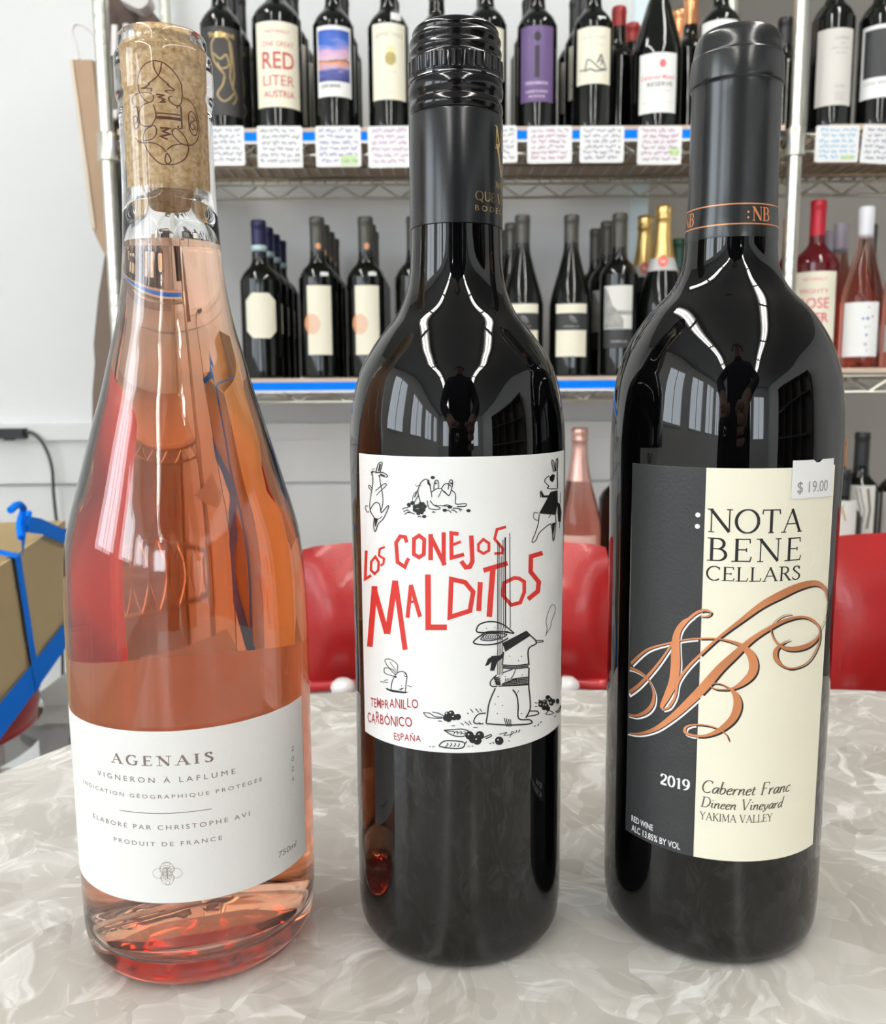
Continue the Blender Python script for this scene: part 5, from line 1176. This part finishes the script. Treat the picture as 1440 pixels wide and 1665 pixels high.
# ------------------------------------------------------------------ price cards
inks = dict(violet=mat('violet_marker', (.42, .16, .42), .6), blue=mat('blue_marker', (.14, .14, .42), .6), black=mat('slate_marker', (.12, .13, .22), .6), cyan=mat('cyan_marker', (.10, .42, .68), .6), plum=mat('plum_marker', (.36, .08, .26), .6))
M_green = mat('pale_green_highlighter', (.60, .78, .42), .6)
M_card = mat('white_card', (.84, .84, .83), .45)
def card(x0, x1, yb, ink, lab, tilt=0, ytop=205, green=None, seed=1, rows=6):
    Yc = SY0-.006; a = at(x0, ytop, Yc); b_ = at(x1, ytop, Yc); c_ = at((x0+x1)/2, yb, Yc)
    w_ = b_.x-a.x; h_ = a.z-c_.z
    t = MB(); n = 5; out = []
    rr = .004
    for cx, cz, a0 in ((w_/2-rr, -rr, 0), (-w_/2+rr, -rr, 90), (-w_/2+rr, -h_+rr, 180), (w_/2-rr, -h_+rr, 270)):
        for k in range(4): q = R_(a0+30*k); out.append((cx+rr*math.cos(q), 0, cz+rr*math.sin(q)))
    t.prism(out, (0, .0012, 0)); o = t.build('price_card', M_card); o.location = ((a.x+b_.x)/2, Yc, a.z); o.rotation_euler = (R_(2), R_(tilt), 0)
    tag(o, lab, 'price card', None)
    rnd = random.Random(seed); g = MB(); mp = lambda x, y: (x/1000, -.0004, y/1000)
    W, Hh = w_*1000, h_*1000; lh = Hh*.88/rows
    for r in range(rows):
        x = -W/2+5+rnd.uniform(0, 6); y = -8-lh*r
        while x < W/2-10:
            L_ = rnd.uniform(8, 20); L_ = min(L_, W/2-5-x); pts = []; k = int(L_/1.5)
            for i in range(k+1): pts.append((x+i*1.5+rnd.uniform(-.5, .5), y+rnd.uniform(-2.2, 2.6)*(1.5 if rnd.random() < .2 else 1)))
            if len(pts) > 2: g.ribbon(mp, pts, 1.25, step=3)
            x += L_+rnd.uniform(2.5, 4)
    g.build('handwriting', inks[ink], o)
    if green:
        g = MB(); g.rect(mp, W*green[0], -Hh*green[1], W*green[2], -Hh*green[3], 1, 1); g.build('price_mark', M_green, o)
card(335, 396, 269, 'black', 'handwritten white price card under the gold-figure bottle', seed=2)
card(417, 491, 272, 'black', 'handwritten white price card under the red-lettered litre bottle', seed=3, tilt=.5)
card(512, 586, 271, 'blue', 'white price card with blue writing and green price under the sunset bottle', seed=4, green=(.05, .96, .42, .72))
card(597, 668, 272, 'violet', 'white price card with violet writing under the gold-emblem bottle', seed=5, tilt=-.5)
card(762, 840, 265, 'black', 'white price card whose right half shows beside the black screw capsule', seed=6, tilt=-1.5)
card(857, 930, 265, 'plum', 'white price card with plum writing under the purple-label bottle', seed=7, tilt=-.5)
card(943, 1015, 264, 'black', 'white price card with dark writing under the mountain-sketch bottle', seed=8)
card(1037, 1109, 267, 'plum', 'white price card with plum writing and green price under the red-crest bottle', seed=9, green=(.22, .78, .45, .58))
card(1327, 1398, 263, 'cyan', 'white price card with cyan writing in the right-hand bay', seed=10, green=(.1, .93, .4, .82), ytop=204)
card(1404, 1476, 266, 'black', 'tilted white price card cut by the right photo edge', seed=11, tilt=3, ytop=204)

# ------------------------------------------------------------------ bags beside and on the shelving
M_kraft = mat('kraft_paper', (.42, .29, .19), .75, noise=.08, nscale=30, bump=.4, bscale=80)
M_brown2 = mat('dark_brown_paper', (.085, .055, .045), .7, noise=.2, nscale=20, bump=.5, bscale=60)
M_taupe = mat('taupe_cloth', (.17, .125, .10), .8, noise=.15, nscale=25, bump=.5, bscale=120)
M_slate = mat('dark_grey_cloth', (.05, .05, .048), .8, noise=.2, nscale=20, bump=.5, bscale=120)
M_tissue = mat('white_tissue', (.78, .75, .74), .7, noise=.05, nscale=30)
def pxprism(pts, Y, dy, origin):
    P = [at(x, y, Y)-origin for x, y in pts]; return MB().prism(P, (0, dy, 0))
org = at(150, 400, 1.78)
kb = thing('paper_bag', org, 'narrow tan kraft paper bag hanging left of the shelving', 'paper bag')
pxprism([(115, 97), (150, 97), (172, 300), (178, 420), (168, 410), (150, 372)], 1.78, .12, org).build('bag_body', M_kraft, kb)
pxprism([(113, 97), (118, 96), (155, 372), (148, 368)], 1.776, .003, org).build('front_edge', mat('pale_kraft', (.68, .58, .46), .7), kb)
MB().tube([at(x, y, 1.78)-org for x, y in sm([(129, 98), (124, 75), (117, 52), (121, 40), (134, 40), (148, 50), (156, 62)], 4)], .003, 6).build('handle', M_tissue, kb, smooth=True)
org = at(170, 690, 1.8)
tag(pxprism([(178, 400), (186, 420), (190, 560), (186, 740), (150, 740), (150, 640), (154, 590), (152, 560), (160, 480), (172, 405)], 1.8, .07, org).build('folded_bag', M_taupe, loc=org), 'dark brown folded bag hanging low behind the left post', 'bag')
org = at(200, 640, 1.83)
tag(pxprism([(186, 232), (240, 232), (240, 420), (232, 585), (202, 585), (192, 420)], 1.83, .1, org).build('apron', M_slate, loc=org), 'dark grey cloth hanging from the top shelf behind the rosé bottle', 'cloth')
zt0 = ZS[0]
org = Vector((at(215, 195, 1.84).x, 1.84, zt0+.0005))
def bagpts(pts, Y): return [at(x, y, Y)-org for x, y in pts]
db = thing('gift_bag_stack', org, 'stack of dark brown gift bags standing at the left end of the top shelf', 'gift bags')
for dx_, yy in ((0, 1.84), (.004, 1.875), (.008, 1.91)):
    p = [Vector((at(x, 195, yy).x-org.x, yy-org.y, 0)) for x in (178, 252)]; tp = at(215, -40, yy).z-org.z
    MB().prism([p[0], p[1], p[1]+Vector((-.006, 0, tp)), p[0]+Vector((.004, 0, tp))], (0, .028, 0)).build('gift_bag', M_brown2, db)
for (x0, x1, ya, yb) in ((168, 176, -20, 87), (180, 188, 40, 90), (191, 197, 52, 92), (199, 206, 38, 92), (183, 189, 178, 192)):
    pxprism([(x0+(1 if ya > 0 else -4), ya), (x1+(2 if ya > 0 else -2), ya), (x1, yb), (x0, yb)], 1.80, .006, org).build('tissue_strip', M_tissue, db)
pxprism([(176, 92), (200, 96), (200, 196), (178, 196)], 1.812, .02, org).build('grey_flap', mat('mid_grey_card', (.16, .15, .13), .7), db)
org = at(235, 60, 1.8)
tb2 = tag(pxprism([(228, 5), (248, 18), (262, 75), (222, 75), (224, 40)], 1.83, .05, org).build('cloth_bag', M_taupe, loc=org), 'taupe cloth bag top peeking above the cork of the rosé bottle', 'bag')
org = at(220, 0, 1.79)
tag(pxprism(sm([(194, -12), (215, -10), (238, -12), (240, 4), (226, 14), (208, 6), (196, 0)], 3), 1.79, .04, org).build('crumpled_tissue', M_tissue, loc=org), 'crumpled off-white tissue sticking out above the brown gift bags', 'tissue paper')

# ------------------------------------------------------------------ power adapter and cord on the moulding
org = at(18, 705, WB-.06)
pa = thing('power_adapter', org, 'black power adapter resting on the wall moulding at the left photo edge', 'adapter')
a0 = at(-14, 697, WB-.06)-org; a1 = at(41, 713, WB-.06)-org
MB().box(a0.x, a1.x, -.012, .018, a1.z, a0.z).build('housing', M_black, pa)
MB().box(a0.x+.03, a1.x-.03, -.006, .014, a1.z-.004, a1.z).build('ridge', M_black, pa)
MB().tube([at(x, y, WB-.055)-org for x, y in sm([(40, 703), (52, 704), (66, 716), (78, 738), (85, 765), (87, 800), (91, 840), (97, 880), (100, 960), (102, 1100)], 5)], .004, 8).build('cord', mat('grey_rubber', (.06, .065, .065), .5), pa, smooth=True)

# ------------------------------------------------------------------ lower left: taped carton on a red stool, storage bin
A = at(-30, 938, 1.03); B_ = at(112, 880, 1.5)
M_carton = mat('corrugated_cardboard', (.50, .38, .20), .7, noise=.10, nscale=7, bump=.25, bscale=120)
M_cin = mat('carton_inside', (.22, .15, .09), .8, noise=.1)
zb = at(0, 1184, 1.08).z; ztp = at(0, 927, 1.08).z
pA = Vector((at(-30, 930, 1.03).x, 1.03, 0)); pB = Vector((at(108, 880, 1.5).x, 1.5, 0)); dv = (pB-pA); ln = dv.length; dv.normalize(); nv = Vector((-dv.y, dv.x, 0))
cx = thing('cardboard_box', (pA.x, pA.y, zb), 'open tan cardboard box tied with blue tape at the lower left', 'cardboard box', rz=math.atan2(dv.y, dv.x))
hh = ztp-zb; wd = .34
def wall(a, b_, c_, d_): return MB().box(a, b_, c_, d_, 0, hh)
wall(0, ln, 0, .005).build('side_panel', M_carton, cx); wall(0, ln, wd-.005, wd).build('side_panel', M_carton, cx)
wall(0, .005, .005, wd-.005).build('end_panel', M_carton, cx); wall(ln-.005, ln, .005, wd-.005).build('end_panel', M_carton, cx)
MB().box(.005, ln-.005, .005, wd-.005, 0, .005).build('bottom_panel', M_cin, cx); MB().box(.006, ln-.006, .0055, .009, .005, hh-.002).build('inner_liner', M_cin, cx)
MB().box(ln*.34, ln*.44, -.0012, 0, .02, hh*.34).build('printed_patch', mat('brown_stamp', (.30, .20, .12), .7), cx)
tp = MB()
def strap(pts, w_, up=(0, 0, 1)):
    """flat tape along 3D points in the box frame, widened along `up`"""
    v = []; f = []; U = Vector(up)
    for i, p in enumerate(pts):
        p = Vector(p); v += [p-U*w_/2, p+U*w_/2]
        if i: f.append((2*i-2, 2*i, 2*i+1, 2*i-1))
    tp.add(v, f)
strap([(-.01, -.004, .024), (ln*.4, -.004, .022), (ln+.02, -.004, .024)], .042)                     # along the foot
strap([(ln*.42, -.005, .0), (ln*.36, -.005, hh*.5), (ln*.30, -.005, hh)], .03, (1, 0, 0))          # up the side
strap([(ln*.30, -.005, hh), (ln*.28, .02, hh+.010), (ln*.1, .10, hh+.014), (-.01, .16, hh+.010)], .03, (1, 0, 0))
strap([(ln*.34, -.006, hh+.006), (ln*.42, -.004, hh+.035), (ln*.6, -.006, hh+.018), (ln*.9, -.006, hh-.02), (ln+.02, -.006, hh-.03)], .024)
sgrab = Vector((ln*.40, 0, hh+.02))
for pts in ([(ln*.36, -.004, hh+.02), (ln*.42, .004, hh+.036), (ln*.44, .0, hh+.055), (ln*.36, -.003, hh+.066), (ln*.30, .0, hh+.062)], [(ln*.42, -.003, hh+.03), (ln*.5, .0, hh+.045)]):
    tp.tube(sm(pts, 4), .005, 6)
o = tp.build('blue_tape', M_blue, cx)
stl = thing('stool', (pA.x-.27, 1.235, 0), 'red vinyl stool under the cardboard box at the left photo edge', 'stool')
sr_ = MB().lathe([(0, zb-.075), (.19, zb-.075), (.205, zb-.065), (.21, zb-.04), (.205, zb-.012), (.19, zb-.002), (0, zb-.0005)], 40).build('seat', M_red, stl, smooth=True, auto=60)
MB().lathe([(.19, zb-.09), (.214, zb-.09), (.214, zb-.06), (.20, zb-.058)], 40).build('seat_rim', M_steel, stl, smooth=True, auto=50)
for k in range(4):
    a = PI/4+k*PI/2; MB().tube([(.13*math.cos(a), .13*math.sin(a), zb-.08), (.19*math.cos(a), .19*math.sin(a), 0)], .012, 10).build('leg', M_steel, stl, smooth=True)
M_bin = mat('grey_plastic', (.30, .30, .29), .4, noise=.03, bump=.1)
bx0 = at(30, 1150, 1.36).x; bz = at(60, 1148, 1.36).z
sb = thing('storage_bin', (bx0+.22, 1.517, 0), 'grey lidded storage bin on the floor behind the table corner', 'storage bin')
MB().prism([(-.20, -.14, 0), (.20, -.14, 0), (.20, .14, 0), (-.20, .14, 0)], (0, 0, bz-.03)).build('bin_body', M_bin, sb)
MB().prism([(-.215, -.155, bz-.03), (.215, -.155, bz-.03), (.215, .155, bz-.03), (-.215, .155, bz-.03)], (0, 0, .03)).build('lid', mat('pale_grey_plastic', (.42, .42, .40), .35), sb)
MB().box(-.15, .0, -.1425, -.14, bz-.075, bz-.06).build('embossed_strip', mat('dark_grey_plastic', (.16, .16, .16), .5), sb)

# ------------------------------------------------------------------ red diner chairs
def chair(x, y, ztop, zbot, w_, lab, rz=0, grp=None):
    t = thing('diner_chair', (x, y, 0), lab, 'chair', grp, rz)
    zb_ = zbot; n = 24; m_ = 16; v = []; f = []
    # padded back: a cushion bulging to the front and curving round the sitter
    def pt(i, j, side):
        u = -1+2*i/n; q = -1+2*j/m_
        lim = 1-.02*abs(q)**12; xx = u*w_/2*lim*(1-.01*q); zz = (ztop+zb_)/2+q*(ztop-zb_)/2*(1-.04*abs(u)**14)
        curve = .035*u*u
        bul = .030*max(0, (1-abs(u)**8))*(1-abs(q)**2.2)
        lip = .004*math.exp(-((q+.05)/.2)**2)
        yy = -curve-(bul+lip*(1-u*u)) if side else -curve+.012*(1-max(abs(u), abs(q))**6)
        return (xx, yy, zz)
    mb = MB()
    for side in (1, 0):
        v = [pt(i, j, side) for j in range(m_+1) for i in range(n+1)]
        mb.add(v, [(j*(n+1)+i, j*(n+1)+i+1, (j+1)*(n+1)+i+1, (j+1)*(n+1)+i) if side else (j*(n+1)+i+1, j*(n+1)+i, (j+1)*(n+1)+i, (j+1)*(n+1)+i+1) for j in range(m_) for i in range(n)])
    mb.build('backrest', M_red, t, smooth=True)
    per = [(a, b_-.004, c_+.004) for a, b_, c_ in [pt(i, 0, 1) for i in range(n+1)]]
    MB().tube(per, .0055, 8).build('piping', mat('red_piping', (.45, .03, .035), .3), t, smooth=True)
    for s in (-1, 1):
        fr = sm([(s*w_*.40, .006, zb_+.05), (s*w_*.40, .008, zb_-.03), (s*.155, -.01, .50), (s*.155, -.02, .44), (s*.19, .02, .2), (s*.20, .06, .011)], 5)
        MB().tube(fr, .0115, 12).build('rear_leg', M_steel, t, smooth=True)
        MB().tube(sm([(s*.155, -.02, .44), (s*.175, -.2, .43), (s*.175, -.38, .42), (s*.19, -.42, .3), (s*.2, -.44, .011)], 5), .0115, 12).build('front_leg', M_steel, t, smooth=True)
        MB().lathe([(0, -.008), (.006, -.0075), (.010, -.004), (.0115, 0), (.010, .004), (.006, .0075), (0, .008)], 18, cx=0, cy=0, cz=0).build('bolt', mat('white_nylon_cap', (.75, .75, .74), .3), t, smooth=True, loc=(s*w_*.36, -.050, zb_+.010))
    MB().box(-.19, .19, -.42, -.03, .43, .445).build('seat_pan', M_steel, t)
    se = MB(); k = 20; o_ = []
    for i in range(k): a = 2*PI*i/k; cxx = math.copysign(abs(math.cos(a))**.5, math.cos(a)); syy = math.copysign(abs(math.sin(a))**.5, math.sin(a)); o_.append((cxx*.205, syy*.2))
    rows = []
    for sc_, zz in ((.96, .4455), (1, .46), (1, .475), (.93, .49), (.7, .497), (.3, .5)): rows.append([(a*sc_, -.235+b_*sc_, zz) for a, b_ in o_])
    se.add([p for r in rows for p in r], [tuple(reversed(range(k)))]+[(j*k+i, j*k+(i+1) % k, (j+1)*k+(i+1) % k, (j+1)*k+i) for j in range(len(rows)-1) for i in range(k)]+[tuple((len(rows)-1)*k+i for i in range(k))])
    se.build('seat', M_red, t, smooth=True, auto=60)
    return t
YC = .80
xa = at(489, 1000, YC).x; xb = at(988, 1000, YC).x
chair((xa+xb)/2, YC+.03, at(750, 885, YC).z, at(750, 1121, YC).z, xb-xa, 'red vinyl diner chair behind the table between the left and right wine bottles', rz=0)
xc_ = at(1318, 1000, YC).x
chair(xc_+.195, YC+.03, at(1440, 872, YC).z, at(1440, 1165, YC).z, .39, 'red vinyl diner chair behind the table at the right photo edge', rz=-.04)

# ------------------------------------------------------------------ the photographer, mirrored in the dark glass
M_cloth = mat('navy_jersey', (.012, .014, .028), .8, noise=.2, nscale=60)
M_skin = mat('skin', (.48, .29, .21), .5)
M_hair = mat('dark_hair', (.02, .014, .01), .6)
pv = {'pel': (0, 0, .93, .15, .12), 'abd': (0, .01, 1.08, .14, .11), 'che': (0, .02, 1.27, .19, .13), 'nek0': (0, .03, 1.44, .07, .06), 'nek': (0, .045, 1.50, .055, .055), 'hd0': (0, .065, 1.57, .07, .078), 'hd1': (0, .065, 1.66, .078, .092), 'hd2': (0, .055, 1.73, .06, .07)}
edges = [('pel', 'abd'), ('abd', 'che'), ('che', 'nek0'), ('nek0', 'nek'), ('nek', 'hd0'), ('hd0', 'hd1'), ('hd1', 'hd2')]
for s, n_ in ((-1, 'l'), (1, 'r')):
    pv.update({'sh'+n_: (s*.17, .02, 1.38, .062, .06), 'el'+n_: (s*.21, .16, 1.16, .045, .045), 'wr'+n_: (s*.075, .385, 1.0, .028, .024), 'ha'+n_: (s*.058, .43, .965, .034, .02),
               'hp'+n_: (s*.09, 0, .88, .09, .09), 'kn'+n_: (s*.11, .03, .49, .06, .06), 'an'+n_: (s*.12, 0, .09, .04, .04), 'to'+n_: (s*.14, .15, .04, .04, .035)})
    edges += [('che', 'sh'+n_), ('sh'+n_, 'el'+n_), ('el'+n_, 'wr'+n_), ('wr'+n_, 'ha'+n_), ('pel', 'hp'+n_), ('hp'+n_, 'kn'+n_), ('kn'+n_, 'an'+n_), ('an'+n_, 'to'+n_)]
keys = list(pv); me = bpy.data.meshes.new('body'); me.from_pydata([pv[k][:3] for k in keys], [(keys.index(a), keys.index(b_)) for a, b_ in edges], [])
PYOS = -.505
per = thing('person', (.03, PYOS, 0), 'person in dark clothes holding up a phone, mirrored in the dark bottles', 'person')
ob = bpy.data.objects.new('body', me); C.objects.link(ob)
sk = ob.modifiers.new('skin', 'SKIN'); sk.use_smooth_shade = True
for i, k in enumerate(keys): me.skin_vertices[0].data[i].radius = pv[k][3:5]
me.skin_vertices[0].data[0].use_root = True
ss = ob.modifiers.new('sub', 'SUBSURF'); ss.levels = 2; ss.render_levels = 2
bpy.context.view_layer.update(); dg = bpy.context.evaluated_depsgraph_get()
bm_ = bpy.data.meshes.new_from_object(ob.evaluated_get(dg)); bpy.data.objects.remove(ob)
bm_.materials.clear(); bm_.materials.append(M_cloth); bm_.materials.append(M_skin); bm_.name = 'body'
for p in bm_.polygons:
    c_ = p.center; p.material_index = 1 if (c_.z > 1.475 or (c_.y > .36 and .9 < c_.z < 1.1)) else 0; p.use_smooth = True
ob = bpy.data.objects.new('body', bm_); C.objects.link(ob); ob.parent = per
MB().lathe([(.0, .115), (.045, .105), (.080, .07), (.095, .02), (.094, -.03), (.085, -.045)], 24).build('hair', M_hair, per, smooth=True, loc=(0, .048, 1.675))
MB().add([(0, .175, 1.60), (-.013, .155, 1.59), (.013, .155, 1.59), (0, .15, 1.645)], [(0, 1, 2), (0, 2, 3), (0, 3, 1)]).build('nose', M_skin, per)
for s in (-1, 1):
    MB().lathe([(0, -.009), (.006, -.006), (.009, 0), (.006, .006), (0, .009)], 12).build('eye', mat('eye_white', (.6, .6, .6), .2), per, smooth=True, loc=(s*.03, .152, 1.645))
    MB().lathe([(0, -.03), (.010, -.02), (.012, 0), (.010, .02), (0, .03)], 10).build('ear', M_skin, per, smooth=True, loc=(s*.083, .06, 1.635))
    for k in range(4):
        MB().tube(sm([(s*(.056+.004*k), .43+.004*k, .985-.019*k), (s*(.060-.004*k*0), .466, .983-.019*k), (s*.034, .476, .982-.019*k)], 4), [.0085-.0006*k]*9, 8).build('finger', M_skin, per, smooth=True)
    MB().tube(sm([(s*.056, .425, .955), (s*.036, .440, .972), (s*.020, .446, .985)], 4), .0095, 8).build('thumb', M_skin, per, smooth=True)
MB().tube([(-.02, .158, 1.565), (0, .162, 1.562), (.02, .158, 1.565)], .005, 6).build('mouth', mat('lip', (.35, .13, .11), .5), per, smooth=True)
ph = thing('phone', (.0, -.014, TZ+HC), 'black phone held up by the photographer, mirrored in the dark bottles', 'phone')
ph.rotation_euler = (PITCH, 0, 0)
bm2 = MB(); out = []
for cx_, cz_, a0 in ((.026, .012, 0), (-.026, .012, 90), (-.026, -.122, 180), (.026, -.122, 270)):
    for k in range(5): q = R_(a0+22.5*k); out.append((cx_+.010*math.cos(q), -.005, cz_+.010*math.sin(q)))
bm2.prism(out, (0, -.008, 0)).build('phone_body', mat('black_glass', (.01, .01, .012), .08), ph)
MB().lathe([(.0055, 0), (.0085, 0), (.0085, .002), (.0055, .002)], 20).build('lens_ring', M_steel, ph, smooth=True).rotation_euler = (PI/2, 0, 0)
for s_ in ph.children:
    if s_.name.startswith('lens_ring'): s_.location = (.0, -.003, 0)

# ------------------------------------------------------------------ groups of repeated things
for o in list(C.objects):
    if o.parent is not None or 'category' not in o.keys() or 'group' in o.keys(): continue
    c_ = o['category']
    if c_ == 'wine bottle':
        if o.location.y < .5: o['group'] = 'wine bottles on the table'
        else:
            z_ = o.location.z; lvl = 'top' if z_ > 1.3 else 'middle' if z_ > .8 else 'lower'
            o['group'] = 'wine bottles on the %s shelf%s' % (lvl, ' of the right-hand bay' if o.location.x > XR else '')
    elif c_ == 'price card': o['group'] = 'handwritten price cards along the top shelf'
    elif c_ == 'chair': o['group'] = 'red diner chairs behind the table'
    elif c_ == 'shelf board': o['group'] = 'pale boards lining the wire shelves'
    elif c_ == 'shelving': o['group'] = 'chrome wire shelving bays'
